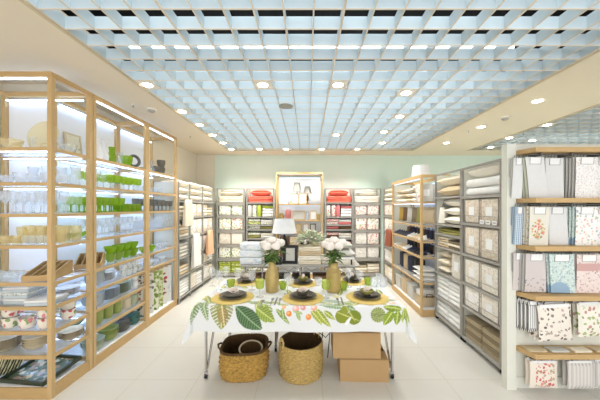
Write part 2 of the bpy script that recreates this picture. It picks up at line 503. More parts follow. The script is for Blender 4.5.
# ---------------------------------------------------------------- ceiling lights
LENS = E('warm_lens', (255, 240, 216), 20)
RING = M('light_ring', (238, 232, 220), .4, noise=.02)
def downlight(x, y, label, square=True, watts=30, z=zc, ang=110, group='recessed lights in the grid ceiling'):
    t = T('ceiling_light', label, 'ceiling light', (x, y, z), 0, group)
    if square: P('plate', mesh('dlp', lambda b: b.box(-.097, -.097, .000, .097, .097, .01), RING, False), t)
    P('trim_ring', mesh('dlr', lambda b: b.lathe([(.052, -.002), (.072, -.006), (.078, -.002), (.078, .0)], 24), RING), t)
    P('lens', mesh('dll', lambda b: b.lathe([(0, -.003), (.052, -.003), (.052, 0)], 24), LENS), t)
    l = bpy.data.lights.new('downlight', 'SPOT'); l.energy = watts; l.spot_size = R(ang); l.spot_blend = .8; l.shadow_soft_size = .06
    l.color = (1, .97, .92)
    lo = bpy.data.objects.new('lamp_beam', l); C.objects.link(lo); lo.parent = t; lo.location = (0, 0, -.02)
def cell(v, off): return round((v - off) / .2) * .2 + off
DL = 11
for i, y in enumerate((2.81, 3.58, 4.18, 4.94, 5.57, 6.05)):
    downlight(-1.70, cell(y, 1.676), 'recessed spot along the left edge of the grid, %s from the camera' % ORD[i], True, (9, 14, 24, 38, 46, 42)[i])
for i, x in enumerate((-.47, .33)):
    downlight(x, 2.876, 'round recessed spot in the grid nearest the camera, %s' % ('left one', 'right one')[i], True, DL)
for i, (x, y) in enumerate(((1.13, 3.08), (1.33, 3.88), (1.33, 4.68), (1.53, 5.48))):
    downlight(x, y - .004, 'square recessed spot on the right half of the grid, %s from the camera' % ORD[i], True, (18, 30, 40, 44)[i])
for i, x in enumerate((-1.07, -.47, .33, 1.13)):
    downlight(x, 6.076, 'recessed spot along the back edge of the grid, %s' % row(i, 4), True, 50)
downlight(.53, 4.876, 'small recessed spot in the grid centre, behind the round speaker', True, DL)
for i, y in enumerate((3.31, 4.39, 5.48)):
    downlight(2.83, y, 'round downlight in the plain soffit over the right rack, %s from the camera' % ORD[i], False, 60, group='downlights in the right soffit')
for i, (x, y) in enumerate(((3.80, 4.28), (3.80, 5.08), (4.0, 5.88), (4.4, 5.28), (5.2, 4.68))):
    downlight(x, y - .004, 'recessed spot in the side ceiling grid beyond the soffit, %s from the soffit' % ORD[i], True, 34, group='spots in the side grid')
for i, (x, y) in enumerate(((-2.5, .8), (-2.5, -.5), (-.4, .0), (1.0, .0), (3.0, .8), (3.0, -.5))):  # unseen fill lights, added to brighten the soffit and the fronts
    downlight(x, y, 'round downlight behind the camera, %s, %s' % (('left soffit', 'left soffit', 'grid left', 'grid right', 'right soffit', 'right soffit')[i], ('nearer', 'farther', 'single', 'single', 'nearer', 'farther')[i]), False, 16, group='added fill lights behind the camera', ang=150)
t = T('ceiling_speaker', 'round grey ceiling speaker set in the grid behind the two nearest spots', 'speaker', (-.27, 3.476, zc))
GRILLE = M('speaker_grille', (170, 170, 164), .6, noise=.1, scale=80)
P('rim', mesh('spr', lambda b: b.lathe([(.075, 0), (.075, -.008), (.09, -.008), (.092, 0)], 24), GREYD), t)
P('grille', mesh('spg', lambda b: b.lathe([(0, -.008), (.075, -.006), (.075, 0)], 24), GRILLE), t)
def detector(x, y, label):
    t = T('smoke_detector', label, 'smoke detector', (x, y, zc))
    P('base', mesh('sdb', lambda b: b.lathe([(0, 0), (.065, 0), (.065, -.015), (.055, -.018), (0, -.018)], 20), RING), t)
    P('head', mesh('sdh', lambda b: b.lathe([(.045, -.018), (.045, -.03), (.03, -.045), (0, -.047)], 20), GREYD), t)
detector(-2.06, 3.58, 'round smoke detector on the left soffit above the oak cabinets')
detector(2.86, 3.9, 'round smoke detector on the right soffit between two downlights')
for i, (x, y) in enumerate(((-2.2, 3.42), (-2.12, 4.9), (2.75, 4.6))):
    t = T('ceiling_sprinkler', 'small sprinkler nozzle on the %s' % ('left soffit near the smoke detector', 'left soffit near the back wall', 'right soffit near the racks')[i], 'sprinkler', (x, y, zc), 0, 'ceiling sprinklers')
    P('collar', mesh('skc', lambda b: b.lathe([(0, 0), (.022, 0), (.02, -.006), (0, -.006)], 12), RING), t)
    P('nozzle', mesh('skn', lambda b: b.lathe([(.008, -.006), (.008, -.03), (.018, -.032), (0, -.036)], 10), CHROME), t)

# ---------------------------------------------------------------- item makers
def wrap(label): return label
def pillow(loc, rz, w, d, h, mat, label, group=None, name='pillow', cat='pillow', tilt=0, seed=0, yaw=0):
    me = mesh(('pillow', w, d, h, seed % 4), lambda b: b.cushion(w, d, h, 10, wob=.008, seed=seed % 4), mat)
    return O(name, me, label, cat, loc, rot=(tilt, 0, rz + yaw), group=group)
def folded(loc, rz, w, d, h, n, mat, label, group=None, name='folded_towel', cat='towel', seed=0):
    me = mesh(('folded', w, d, h, n, seed % 3), lambda b: b.folded(w, d, h, n, seed=seed % 3), mat, angle=60)
    return O(name, me, label, cat, loc, rz + R(rnd.uniform(-1.5, 1.5)), group)
def stack(un, u, d, z, n, w, dp, h, layers, mats, desc, place, group, name='folded_towel', cat='towel', gap=.001, where=''):
    for i in range(n):
        m = mats[i % len(mats)]
        lab = ', '.join(x for x in (desc, stk(i, n), where, place) if x)
        folded(un.w(u + rnd.uniform(-.004, .004), d + dp / 2 + rnd.uniform(-.008, .006), z + .001 + i * (h + gap)), un.rz, w, dp, h, layers, m, lab, group, name, cat, i)
def pack(loc, rz, w, d, h, mat, label, group, name='bedding_set', cat='bedding set', card=CARD, zipm=None, tilt=0, cardw=.42, cardh=.36):
    """a soft bedding set standing in its clear bag, card at the front"""
    t = T(name, label, cat, loc, group=group, rot=(tilt, 0, rz))
    P('bag', mesh(('pack', w, d, h), lambda b: b.rbox(-w / 2, -d / 2, 0, w / 2, d / 2, h, .022, 3), mat), t)
    P('label_card', mesh(('card', w, h, cardw, cardh, d), lambda b: b.box(-w * cardw / 2, -d / 2 - .004, h * .5 - h * cardh / 2, w * cardw / 2, -d / 2 - .0005, h * .5 + h * cardh / 2), card, False), t, label='white card')
    if zipm: P('piping', mesh(('zip', w, h, d), lambda b: b.tube([(-w / 2 + .01, -d / 2 + .004, .012), (w / 2 - .01, -d / 2 + .004, .012), (w / 2 - .01, -d / 2 + .004, h - .012), (-w / 2 + .01, -d / 2 + .004, h - .012)], .005, 6, True), zipm), t)
    return t
def lathed(name, key, prof, mat, label, cat, loc, group=None, n=18, rz=0, rot=None):
    return O(name, mesh(key, lambda b: b.lathe(prof, n), mat), label, cat, loc, rz, group, rot)
WINE = [(0, 0), (.034, .001), (.036, .004), (.02, .008), (.006, .016), (.0045, .05), (.0045, .085), (.012, .095), (.03, .115), (.037, .14), (.036, .165), (.030, .195), (.0285, .195), (.034, .165), (.035, .14), (.028, .117), (0, .10)]
def glass(kind, loc, mat, label, group, foot=None, s=1.0):
    """stemmed glasses: foot, stem and bowl; tumblers are one piece"""
    if kind == 'wine':
        t = T('wine_glass', label, 'wine glass', loc, group=group)
        P('bowl', mesh(('wb', s), lambda b: b.lathe([(r * s, z * s) for r, z in [(.0, .098), (.018, .102), (.03, .118), (.037, .142), (.036, .166), (.030, .195)]], 14), mat), t)
        P('stem', mesh(('ws', s), lambda b: b.lathe([(r * s, z * s) for r, z in [(.0045, .01), (.004, .05), (.005, .085), (.012, .099)]], 8), foot or mat), t)
        P('foot', mesh(('wf', s), lambda b: b.lathe([(r * s, z * s) for r, z in [(0, 0), (.034, .0005), (.035, .003), (.01, .008), (.0045, .012)]], 14), foot or mat), t)
        return t
    if kind == 'goblet':
        t = T('goblet', label, 'goblet', loc, group=group)
        P('bowl', mesh(('gb', s), lambda b: b.lathe([(r * s, z * s) for r, z in [(0, .07), (.024, .073), (.034, .084), (.038, .11), (.040, .15)]], 14), mat), t)
        P('stem', mesh(('gs', s), lambda b: b.lathe([(r * s, z * s) for r, z in [(.007, .01), (.006, .04), (.009, .072)]], 8), foot or mat), t)
        P('foot', mesh(('gf', s), lambda b: b.lathe([(r * s, z * s) for r, z in [(0, 0), (.033, .0005), (.033, .004), (.012, .009), (.007, .012)]], 14), foot or mat), t)
        return t
    prof = {'tumbler': [(0, .004), (.030, .0), (.033, .004), (.038, .095), (.0365, .095), (.031, .012), (0, .012)],
            'tall': [(0, .004), (.028, .0), (.031, .004), (.036, .135), (.0345, .135), (.029, .012), (0, .012)],
            'cup': [(0, .003), (.026, .0), (.032, .01), (.041, .045), (.042, .075), (.040, .075), (.03, .014), (0, .012)]}[kind]
    return O('tumbler', mesh((kind, s), lambda b: b.lathe([(r * s, z * s) for r, z in prof], 14), mat), label, 'drinking glass', loc, rnd.uniform(0, 3), group)
def bowl(loc, r, h, mat, label, group, name='bowl', cat='bowl'):
    return lathed(name, ('bowl', r, h), [(0, .004), (r * .45, .0), (r * .5, .004), (r * .82, h * .45), (r, h), (r * .97, h), (r * .78, h * .47), (r * .4, .012), (0, .012)], mat, label, cat, loc, group, 22)
def plate(loc, r, mat, label, group, name='plate', cat='plate', h=.022, rot=None):
    return lathed(name, ('plate', r, h), [(0, .003), (r * .58, 0), (r * .62, .003), (r * .72, h * .5), (r, h), (r, h + .003), (r * .70, h * .5 + .004), (r * .6, .006), (0, .006)], mat, label, cat, loc, group, 28, rot=rot)
def mug(loc, rz, r, h, mat, label, group, name='mug', cat='mug'):
    t = T(name, label, cat, loc, rz, group)
    P('body', mesh(('mug', r, h), lambda b: b.lathe([(0, .004), (r * .72, 0), (r * .8, .004), (r * .95, h * .3), (r, h), (r * .94, h), (r * .88, h * .3), (r * .7, .01), (0, .01)], 20), mat), t)
    P('handle', mesh(('mugh', r, h), lambda b: b.tube([(r * .93, 0, h * .78), (r * 1.35, 0, h * .80), (r * 1.55, 0, h * .55), (r * 1.3, 0, h * .28), (r * .9, 0, h * .25)], .007, 8), mat), t)
    return t
def jug(loc, rz, mat, label, s=1.0):
    t = T('jug', label, 'jug', loc, rz)
    P('body', mesh(('jug', s), lambda b: b.lathe([(r * s, z * s) for r, z in [(0, 0), (.045, 0), (.06, .03), (.065, .08), (.045, .15), (.035, .19), (.045, .235), (.042, .235), (.03, .19), (0, .18)]], 20), mat), t)
    P('handle', mesh(('jugh', s), lambda b: b.tube([(x * s, 0, z * s) for x, z in [(.036, .2), (.085, .2), (.1, .15), (.085, .1), (.06, .085)]], .008 * s, 8), mat), t)
def vase(loc, mat, label, prof, key, group=None):
    return lathed('vase', key, prof, mat, label, 'vase', loc, group, 24)
def pframe(loc, rz, w, h, fm, pm, label, group=None, tilt=-.12, t=.018):
    o = T('picture_frame', label, 'picture frame', loc, rot=(tilt, 0, rz), group=group)
    P('frame', mesh(('pf', w, h, t), lambda b: (b.box(-w / 2, -.01, 0, w / 2, .01, t), b.box(-w / 2, -.01, h - t, w / 2, .01, h), b.box(-w / 2, -.01, t, -w / 2 + t, .01, h - t), b.box(w / 2 - t, -.01, t, w / 2, .01, h - t)), fm, False), o)
    P('picture', mesh(('pp', w, h, t), lambda b: b.box(-w / 2 + t, -.003, t, w / 2 - t, .006, h - t), pm, False), o)
    return o
def lamp(loc, label, basem, shadem, s=1.0, rs=1.0, group=None):
    o = T('table_lamp', label, 'lamp', loc, group=group)
    P('base', mesh(('lb', s), lambda b: b.lathe([(r * s * rs, z * s) for r, z in [(0, 0), (.07, 0), (.07, .012), (.02, .03), (.014, .06), (.04, .10), (.05, .15), (.03, .21), (.012, .24), (.012, .33), (0, .33)]], 18), basem), o)
    P('lamp_shade', mesh(('ls', s), lambda b: b.lathe([(r * s * rs, z * s) for r, z in [(.15, .26), (.095, .45), (.092, .45), (.147, .26)]], 24), shadem), o)
    return o
BOARDG = G('frosted_glass_board', (250, 252, 255), .25, .35)
# ---------------------------------------------------------------- shelving units
def rack(name, label, un, w, dep, levels, h, casters=False, shelfmat=GREYD, lip=.045, group=None, back=True, pw=.028, top=True):
    t = T(name, label, 'shelving rack', un.o, un.rz, group)
    for sx in (-1, 1):
        for y in (0, dep - pw):
            P('post', mesh(('post', h, pw, casters), lambda b: b.box(-pw / 2, 0, .07 if casters else 0, pw / 2, pw, h), GREY, False), t, (sx * (w / 2 - pw / 2), y, 0))
    for z in levels:
        P('shelf', mesh(('sh', w, dep, lip, pw), lambda b: b.box(-w / 2 + pw + .001, 0, -.018, w / 2 - pw - .001, dep - .031, 0)
                        .box(-w / 2 + pw + .001, 0, -.019 - (lip - .018), w / 2 - pw - .001, .004, -.018), shelfmat, False), t, (0, 0, z))
    if top: P('top_rail', mesh(('tr', w), lambda b: b.box(-w / 2 + pw, 0, -.025, w / 2 - pw, .02, 0), GREY, False), t, (0, 0, h))
    P('side_panel', mesh(('sp', dep, h, pw), lambda b: b.box(-.003, pw, .09, .003, dep - pw, h - .01), PANEL, False), t, (-w / 2 + pw / 2, 0, 0))
    P('side_panel', mesh(('sp', dep, h, pw), lambda b: 0, PANEL, False), t, (w / 2 - pw / 2, 0, 0))
    if back: P('back_panel', mesh(('bp', w, h, pw), lambda b: b.box(-w / 2 + pw, -.004, .09, w / 2 - pw, 0, h - .01), PANEL, False), t, (0, dep - .003, 0))
    if casters:
        for sx in (-1, 1):
            for y in (.03, dep - .03):
                c = P('caster', mesh('castf', lambda b: b.box(-.012, -.014, .03, .012, .014, .07), GREY, False), t, (sx * (w / 2 - .02), y, 0))
                P('wheel', mesh('castw', lambda b: b.cyl((-.009, 0, .025), (.009, 0, .025), .024, n=14), BLACK), c)
    return t
def oakunit(name, label, un, w, dep, levels, h, ends=(1, 1), ledm=None, back=True, leds=(), base=.10, backspan=None, fronts=True, th=.028, group=None, pw=.038):
    """oak frame cabinet: four posts, rails, shelves edged in oak, light strips under the top"""
    t = T(name, label, 'display cabinet', un.o, un.rz, group)
    for sx in (-1, 1):
        for y in (0, dep - pw):
            if ends[0 if sx < 0 else 1]:
                P('post', mesh(('opost', h, pw), lambda b: b.box(-pw / 2, 0, 0, pw / 2, pw, h), OAK, False), t, (sx * (w / 2 - pw / 2), y, 0))
    P('top_frame', mesh(('otop', w, dep, pw), lambda b: b.box(-w / 2, 0, -.045, w / 2, pw, 0).box(-w / 2, dep - pw, -.045, w / 2, dep, 0)
                        .box(-w / 2, pw, -.045, -w / 2 + pw, dep - pw, 0).box(w / 2 - pw, pw, -.045, w / 2, dep - pw, 0), OAKD, False), t, (0, 0, h + .0455))
    P('bright_floor_board', mesh(('ofb', w, dep, pw, base), lambda b: b.box(-w / 2 + pw + .002, .022, base - .003, w / 2 - pw - .002, dep - pw - .002, base), WHITEP, False), t)  # white board added so the oak cabinet floor looks lit
    P('plinth', mesh(('opl', w, dep, base, pw), lambda b: b.box(-w / 2 + pw + .001, .004, 0, w / 2 - pw - .001, dep - .004, base - .0035).box(-w / 2 + .004, pw + .001, 0, -w / 2 + pw + .001, dep - pw - .001, base - .0035).box(w / 2 - pw - .001, pw + .001, 0, w / 2 - .004, dep - pw - .001, base - .0035), OAKD, False), t)
    for z in levels:
        s = P('shelf', mesh(('osh', w, dep, th, pw), lambda b: b.box(-w / 2 + pw + .001, .003, -th, w / 2 - pw - .001, .022, 0).box(-w / 2 + .004, pw + .001, -th, -w / 2 + .02, dep - pw - .001, 0)
                              .box(w / 2 - .02, pw + .001, -th, w / 2 - .004, dep - pw - .001, 0).box(-w / 2 + pw + .001, dep - .03, -th, w / 2 - pw - .001, dep - .0125, 0), OAKD, False), t, (0, 0, z))
        P('shelf_board', mesh(('oshb', w, dep, th, pw), lambda b: b.box(-w / 2 + pw, .022, -th + .014, w / 2 - pw, dep - .0305, -.001), BOARDG, False), s)
    for i, z in enumerate(leds):
        if i < 2: P('light_strip', mesh(('oled', w), lambda b: b.box(-w / 2 + .06, .026, -.006, w / 2 - .06, .031, 0), ledm or LEDM, False), t, (0, 0, z))
        if i == 0: P('light_strip', mesh(('oled3', w, dep, pw), lambda b: b.box(-w / 2 + .06, dep - pw - .012, -.045, w / 2 - .06, dep - pw - .002, -.036), ledm or LEDS, False), t, (0, 0, z))
        if i: P('light_strip', mesh(('oled2', w, dep), lambda b: b.box(-w / 2 + .06, dep - .075, -.005, w / 2 - .06, dep - .063, 0), ledm or LEDS, False), t, (0, 0, z))
    if back:
        a, c = backspan or (-w / 2 + pw, w / 2 - pw)
        P('back_panel', mesh(('obp', a, c, h), lambda b: b.box(a, -.008, .1, c, 0, h - .04), WHITEP, False), t, (0, dep - .002, 0))
    return t
# ================================================================ LEFT: oak cabinets
XF = -2.215
LV = [2.19, 1.885, 1.61, 1.335, 1.01, .80, .585, .375]
SN = ['top shelf', 'second shelf', 'third shelf', 'fourth shelf', 'fifth shelf', 'sixth shelf', 'seventh shelf', 'eighth shelf', 'cabinet floor']
U1 = Unit(-2.665, 2.34, 0)
U2 = Unit(XF, 3.28, R(90)); U3 = Unit(XF, 4.18, R(90))
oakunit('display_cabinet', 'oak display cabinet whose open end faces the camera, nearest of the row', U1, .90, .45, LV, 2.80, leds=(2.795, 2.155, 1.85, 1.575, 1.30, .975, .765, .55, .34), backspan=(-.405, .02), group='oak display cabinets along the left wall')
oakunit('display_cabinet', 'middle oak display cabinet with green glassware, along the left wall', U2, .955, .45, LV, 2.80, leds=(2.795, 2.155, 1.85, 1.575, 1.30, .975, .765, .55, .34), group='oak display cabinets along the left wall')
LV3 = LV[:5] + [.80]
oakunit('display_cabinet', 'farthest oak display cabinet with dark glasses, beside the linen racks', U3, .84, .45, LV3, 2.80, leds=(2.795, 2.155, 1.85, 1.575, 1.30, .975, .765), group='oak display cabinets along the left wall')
PL = ['nearest oak cabinet', 'middle oak cabinet', 'farthest oak cabinet']
def grow(un, z, d, u0, u1, n, kind, mat, desc, place, group, foot=None, s=1.0, back=''):
    for i in range(n):
        u = u0 + (u1 - u0) * (i / max(1, n - 1))
        lab = ', '.join(x for x in (desc, row(i, n) + (', ' + back if back else ''), place) if x)
        glass(kind, un.w(u, d + rnd.uniform(-.006, .006), z + .001), mat, lab, group, foot, s)
def pstack(un, u, d, z, n, r, mat, desc, place, group, kind='plate', h=.02, gap=.009, br=.06):
    if kind == 'plate':
        top = gap * n; n = max(4, int(top / .0135)); gap = .0135
    for i in range(n):
        lab = ', '.join(x for x in (desc, stk(i, n), place) if x)
        p = un.w(u + rnd.uniform(-.001, .001), d + rnd.uniform(-.001, .001), z + .001 + i * gap)
        if kind == 'plate': plate(p, r, mat, lab, group, h=h)
        else: bowl(p, r, br, mat, lab, group)
FR, MR, BR = 'front row', 'middle row', 'back row'
# ---- nearest cabinet (u: -0.45 .. 0.45, visible from about -0.2)
u = U1; z = LV
t = T('platter', 'round amber glass platter standing on edge, top shelf of nearest oak cabinet', 'platter', u.w(.14, .24, z[0] + .001), 0)
P('plate', mesh('platt', lambda b: b.lathe([(0, -.01), (.07, -.008), (.15, .016), (.152, .02), (.07, .002), (0, 0)], 30), AMBERG), t, (0, .02, .156), (R(78), 0, 0))
P('stand', mesh('platst', lambda b: b.tube([(-.07, -.05, .004), (-.07, .02, .004), (-.06, .055, .1), (.06, .055, .1), (.07, .02, .004), (.07, -.05, .004)], .004, 6), OAKB), t)
bowl(u.w(-.06, .15, z[0] + .001), .085, .10, AMBERG, 'small amber glass bowl at the left end of top shelf, nearest oak cabinet', None)
bowl(u.w(.33, .30, z[0] + .001), .075, .09, CLEAR, 'clear glass bowl right of the amber platter, nearest oak cabinet', None)
lathed('candle_holder', 'cndl', [(0, 0), (.025, 0), (.02, .05), (.028, .11), (.026, .11), (0, .02)], CLEAR, 'small clear glass candle holder before the amber platter', 'candle holder', u.w(.20, .09, z[0] + .001))
pl = '%s, ' + PL[0]
for i in range(5):
    bowl(u.w(-.10 + i * .125, .15, z[1] + .001), .055, .10 if i % 2 else .075, FROST, 'milky clear glass bowl, %s front row, second shelf, nearest cabinet' % row(i, 5), 'glass bowls on the second shelf of the near cabinet')
for i in range(4):
    vase(u.w(-.04 + i * .14, .33, z[1] + .001), FROST, 'milky clear glass vase, %s back row, second shelf, nearest cabinet' % row(i, 4), [(0, .003), (.04, 0), (.05, .05), (.035, .13), (.045, .18), (.043, .18), (.03, .12), (0, .015)], 'fvase', 'glass vases on the second shelf of the near cabinet')
gs = 'clear goblets on the third shelf of the near cabinet'
grow(u, z[2], .07, -.20, .37, 8, 'wine', FROST, 'clear wine glass', 'third shelf, nearest oak cabinet', gs, back=FR, s=1.0)
grow(u, z[2], .19, -.16, .39, 7, 'wine', FROST, 'clear wine glass', 'third shelf, nearest oak cabinet', gs, back=MR, s=1.08)
grow(u, z[2], .32, -.14, .40, 7, 'goblet', CLEAR, 'clear goblet', 'third shelf, nearest oak cabinet', gs, back=BR, s=1.15)
gs = 'amber and clear tumblers on the fourth shelf of the near cabinet'
grow(u, z[3], .06, -.19, .09, 4, 'cup', AMBERG, 'wide amber tumbler', 'fourth shelf, nearest oak cabinet', gs, s=1.05, back=FR)
grow(u, z[3], .17, .02, .38, 5, 'tall', AMBERG, 'tall amber tumbler', 'fourth shelf, nearest oak cabinet', gs, s=1.12, back=MR)
grow(u, z[3], .06, .17, .36, 4, 'tumbler', CLEAR, 'short clear tumbler', 'fourth shelf, nearest oak cabinet', gs, back=FR, s=.85)
grow(u, z[3], .33, -.10, .38, 6, 'tall', AMBERG, 'tall amber tumbler', 'fourth shelf, nearest oak cabinet', gs, s=1.12, back=BR)
def caddy(loc, rz, label, fill=True):
    t = T('cutlery_caddy', label, 'cutlery caddy', loc, rz)
    P('base', mesh('cadb', lambda b: b.box(-.115, -.15, 0, .115, .15, .012), OAKB, False), t)
    for sx in (-1, 1):
        P('side_panel', mesh('cads', lambda b: b.prism([(-.15, .012), (.15, .012), (.15, .13), (.11, .13), (-.15, .05)], 0, -.006, .006), OAKB, False), t, (sx * .109, 0, 0))
    P('back_panel', mesh('cadbk', lambda b: b.box(-.102, .137, .012, .102, .149, .13), OAKB, False), t)
    P('front_panel', mesh('cadf', lambda b: b.box(-.102, -.149, .012, .102, -.138, .05), OAKB, False), t)
    for i in range(3):
        P('divider', mesh('cadd', lambda b: b.prism([(-.137, .013), (.136, .013), (.136, .125), (.10, .125), (-.137, .046)], 0, -.004, .004), OAKB, False), t, (-.054 + .054 * i, 0, 0))
    return t
caddy(u.w(.235, .20, z[4] + .001), R(12), 'wooden cutlery caddy with slanted compartments in the nearest oak cabinet')
def cutl(kind, loc, rz, label, group, rot=None, mat=None):
    def fork(b):
        b.box(-.004, -.10, 0, .004, .03, .003); b.box(-.011, .03, 0, .011, .045, .003)
        for x in (-.0095, -.0032, .0032, .0095): b.box(x - .0017, .045, 0, x + .0017, .085, .003)
    def knife(b): b.box(-.006, -.11, 0, .006, .0, .004); b.prism([(-.008, 0), (.008, 0), (.009, .09), (-.002, .11)], 2, .0, .003)
    def spoon(b):
        b.box(-.004, -.11, 0, .004, .03, .003); b.lathe([(0, 0), (.018, .004), (.020, .007), (.0, .003)], 14, (0, .048, 0))
    return O(kind, mesh(kind, {'fork': fork, 'knife': knife, 'spoon': spoon}[kind], mat or SILVER), label, kind, loc, rz, group, rot)
for i in range(4):
    for j, kd in enumerate(('fork', 'knife')):
        q = Matrix.Rotation(R(12), 3, 'Z') @ Vector((-.081 + .054 * i + (j - .5) * .018, .0, .062))
        cutl(kd, u.w(.235, .20, z[4]) + q, 0, '%s in the near wooden caddy, %s compartment from left' % (kd, ORD[i]), 'cutlery in the near wooden caddy', rot=(R(17), 0, R(12)))
for i in range(9):
    r_, c_ = divmod(i, 5)
    glass('cup', u.w(-.24 + c_ * .068, .09 + r_ * .12, z[4] + .001), CLEAR, 'low clear cup left of near wooden caddy, %s, %s' % (('front row', 'back row')[r_], ORD[c_] + ' from left'), 'clear cups left of the wooden caddy', s=.75)
# sixth shelf: china boxes and white plate pile
for i, (uu, d0, n) in enumerate(((-.16, .06, 2), (.06, .05, 3), (.29, .008, 1))):
    for k in range(n):
        o = T('gift_box', 'flat white china gift box, %s, %s pile from left, nearest oak cabinet' % (stk(k, n) or 'single', ORD[i]), 'box', u.w(uu, d0 + .12, z[5] + .001 + k * .052), R((i - 1) * 6 + k * 4), 'flat china gift boxes')
        P('box_base', mesh('gbb', lambda b: b.rbox(-.10, -.11, 0, .10, .11, .03, .006), PORCB), o)
        P('lid', mesh('gbl', lambda b: b.rbox(-.103, -.113, .0305, .103, .113, .05, .006), (PORC if k % 2 == 0 else LACEW)), o)
pstack(u, .285, .345, z[5], 8, .10, PORC, 'white plate, right-hand pile', 'sixth shelf of nearest cabinet', 'white plates on sixth shelf of the near cabinet', h=.018, gap=.0085)
# seventh: floral mugs
for i, (uu, dd, n) in enumerate(((-.19, .12, 1), (-.02, .11, 2), (.14, .10, 1), (.31, .10, 2), (.33, .30, 2))):
    for k in range(n):
        mug(u.w(uu, dd, z[6] + .001 + k * .094), R(20 + 25 * i), .062, .092, MUGP if i else STONE, 'stoneware mug %s, %s, %s, seventh shelf, nearest cabinet' % ('with red flowers' if i else 'in plain cream', ORD[i] + ' from left', stk(k, n) or 'single'), 'mugs on the seventh shelf of the near cabinet')
# eighth: cream plates and bowls
pstack(u, -.10, .14, z[7], 9, .125, STONE, 'cream plate, left pile', 'eighth shelf of nearest cabinet', 'cream plates on the eighth shelf', h=.03, gap=.0115)
pstack(u, .17, .15, z[7], 4, .10, STONE, 'cream bowl, middle pile', 'eighth shelf of nearest cabinet', 'cream bowls on the eighth shelf', 'bowl', gap=.022, br=.055)
pstack(u, .33, .33, z[7], 6, .10, STONE, 'cream plate, back right pile', 'eighth shelf of nearest cabinet', 'cream plates on the eighth shelf', h=.03, gap=.0115)
# floor: striped plates leaning, floral tray
STRP = ST('striped_plate', (226, 222, 180), (46, 50, 36), 0, 36, .45, .3)
for i in range(4):
    plate(u.w(-.245 + i * .03, .15 + i * .03, .217), .125, STRP, 'black and cream striped round plate leaning on the cabinet floor, %s' % row(i, 4), 'striped plates on the floor of the near cabinet', rot=(R(62), 0, R(8)))
t = T('serving_tray', 'dark green rectangular tray with floral bottom on the near cabinet floor', 'tray', u.w(.165, .215, .128), rot=(R(7), 0, R(-7)))
P('tray_bottom', mesh('trb', lambda b: b.box(-.21, -.165, 0, .21, .165, .006), TRAYP, False), t)
P('tray_rim', mesh('trr', lambda b: (b.box(-.225, -.18, 0, .225, -.165, .035), b.box(-.225, .165, 0, .225, .18, .035), b.box(-.225, -.165, 0, -.21, .165, .035), b.box(.21, -.165, 0, .225, .165, .035)), TRAYG, False), t, label='dark green rim')

# ---- middle cabinet (u -.46 near .. .46 far)
u = U2
jug(u.w(-.27, .13, z[0] + .001), R(200), PORC, 'tall white jug on the top shelf of middle oak cabinet, nearer one', 1.05)
jug(u.w(-.14, .16, z[0] + .001), R(160), PORC, 'tall white jug on the top shelf of middle oak cabinet, farther one', .95)
vase(u.w(-.02, .14, z[0] + .001), GREENG, 'slim green glass vase behind the white jugs on the top shelf', [(0, .003), (.035, 0), (.045, .06), (.03, .15), (.036, .20), (.034, .20), (.027, .15), (0, .015)], 'gvase')
vase(u.w(.06, .10, z[0] + .001), CLEAR, 'clear glass vase between the two green pieces on the top shelf', [(0, .003), (.03, 0), (.04, .06), (.03, .12), (.036, .15), (.034, .15), (.027, .12), (0, .015)], 'cvase')
glass('cup', u.w(.19, .11, z[0] + .001), GREENG, 'big round green glass cup on the top shelf of middle cabinet', None, s=1.75)
glass('tall', u.w(.28, .24, z[0] + .001), CLEAR, 'tall clear tumbler right of the big green cup on top shelf', None, s=.9)
t = T('ornament', 'silver grey knotted ring ornament on the top shelf of middle cabinet', 'ornament', u.w(.37, .12, z[0] + .001), R(40))
P('ring', mesh('knot', lambda b: b.tube([(.058 * math.cos(a), .02 * math.sin(2 * a), .100 + .07 * math.sin(a)) for a in [2 * PI * i / 24 for i in range(24)]], .02, 10, True), GREYW), t)
P('base', mesh('knotb', lambda b: b.box(-.05, -.03, 0, .05, .03, .012), GREYW, False), t)
# big cream embroidered picture, seen through the open end of the near cabinet
PICP = PR('embroidery', (238, 232, 210), [(206, 190, 140), (180, 170, 130)], 14, .3)
pframe(u.w(-.24, .40, z[0] + .003), R(90), .21, .30, STONE, PICP, 'cream framed embroidery standing at the back of the top shelf', tilt=-.1)
g2 = 'stemmed glasses on the second shelf of the middle cabinet'
grow(u, z[1], .10, -.40, -.20, 3, 'wine', CLEAR, 'clear wine glass', 'second shelf, middle oak cabinet', g2, back=FR)
grow(u, z[1], .10, -.10, .43, 6, 'goblet', GREENG, 'clear-stemmed green goblet', 'second shelf, middle oak cabinet', g2, CLEAR, back=FR, s=1.1)
grow(u, z[1], .22, -.40, .42, 8, 'goblet', PGREENG, 'pale green goblet', 'second shelf, middle oak cabinet', g2, CLEAR, back=BR, s=1.12)
g2 = 'green glasses on the third shelf of the middle cabinet'
grow(u, z[2], .09, -.40, .06, 6, 'goblet', GREENG, 'tall green goblet', 'third shelf, middle oak cabinet', g2, GREENG, back=FR, s=1.12)
grow(u, z[2], .19, -.36, .04, 5, 'goblet', GREENG, 'tall green goblet', 'third shelf, middle oak cabinet', g2, GREENG, back=MR, s=1.12)
grow(u, z[2], .31, -.40, .02, 5, 'goblet', GREENG, 'tall green goblet', 'third shelf, middle oak cabinet', g2, GREENG, back=BR, s=1.12)
grow(u, z[2], .09, .14, .39, 4, 'tumbler', GREENG, 'short green tumbler', 'third shelf, middle oak cabinet', g2, back=FR, s=1.05)
grow(u, z[2], .20, .13, .40, 4, 'tumbler', GREENG, 'short green tumbler', 'third shelf, middle oak cabinet', g2, back=BR, s=1.05)
g2 = 'clear wine glasses on the fourth shelf of the middle cabinet'
grow(u, z[3], .09, -.40, .42, 10, 'wine', CLEAR, 'clear wine glass', 'fourth shelf, middle oak cabinet', g2, back=FR, s=1.05)
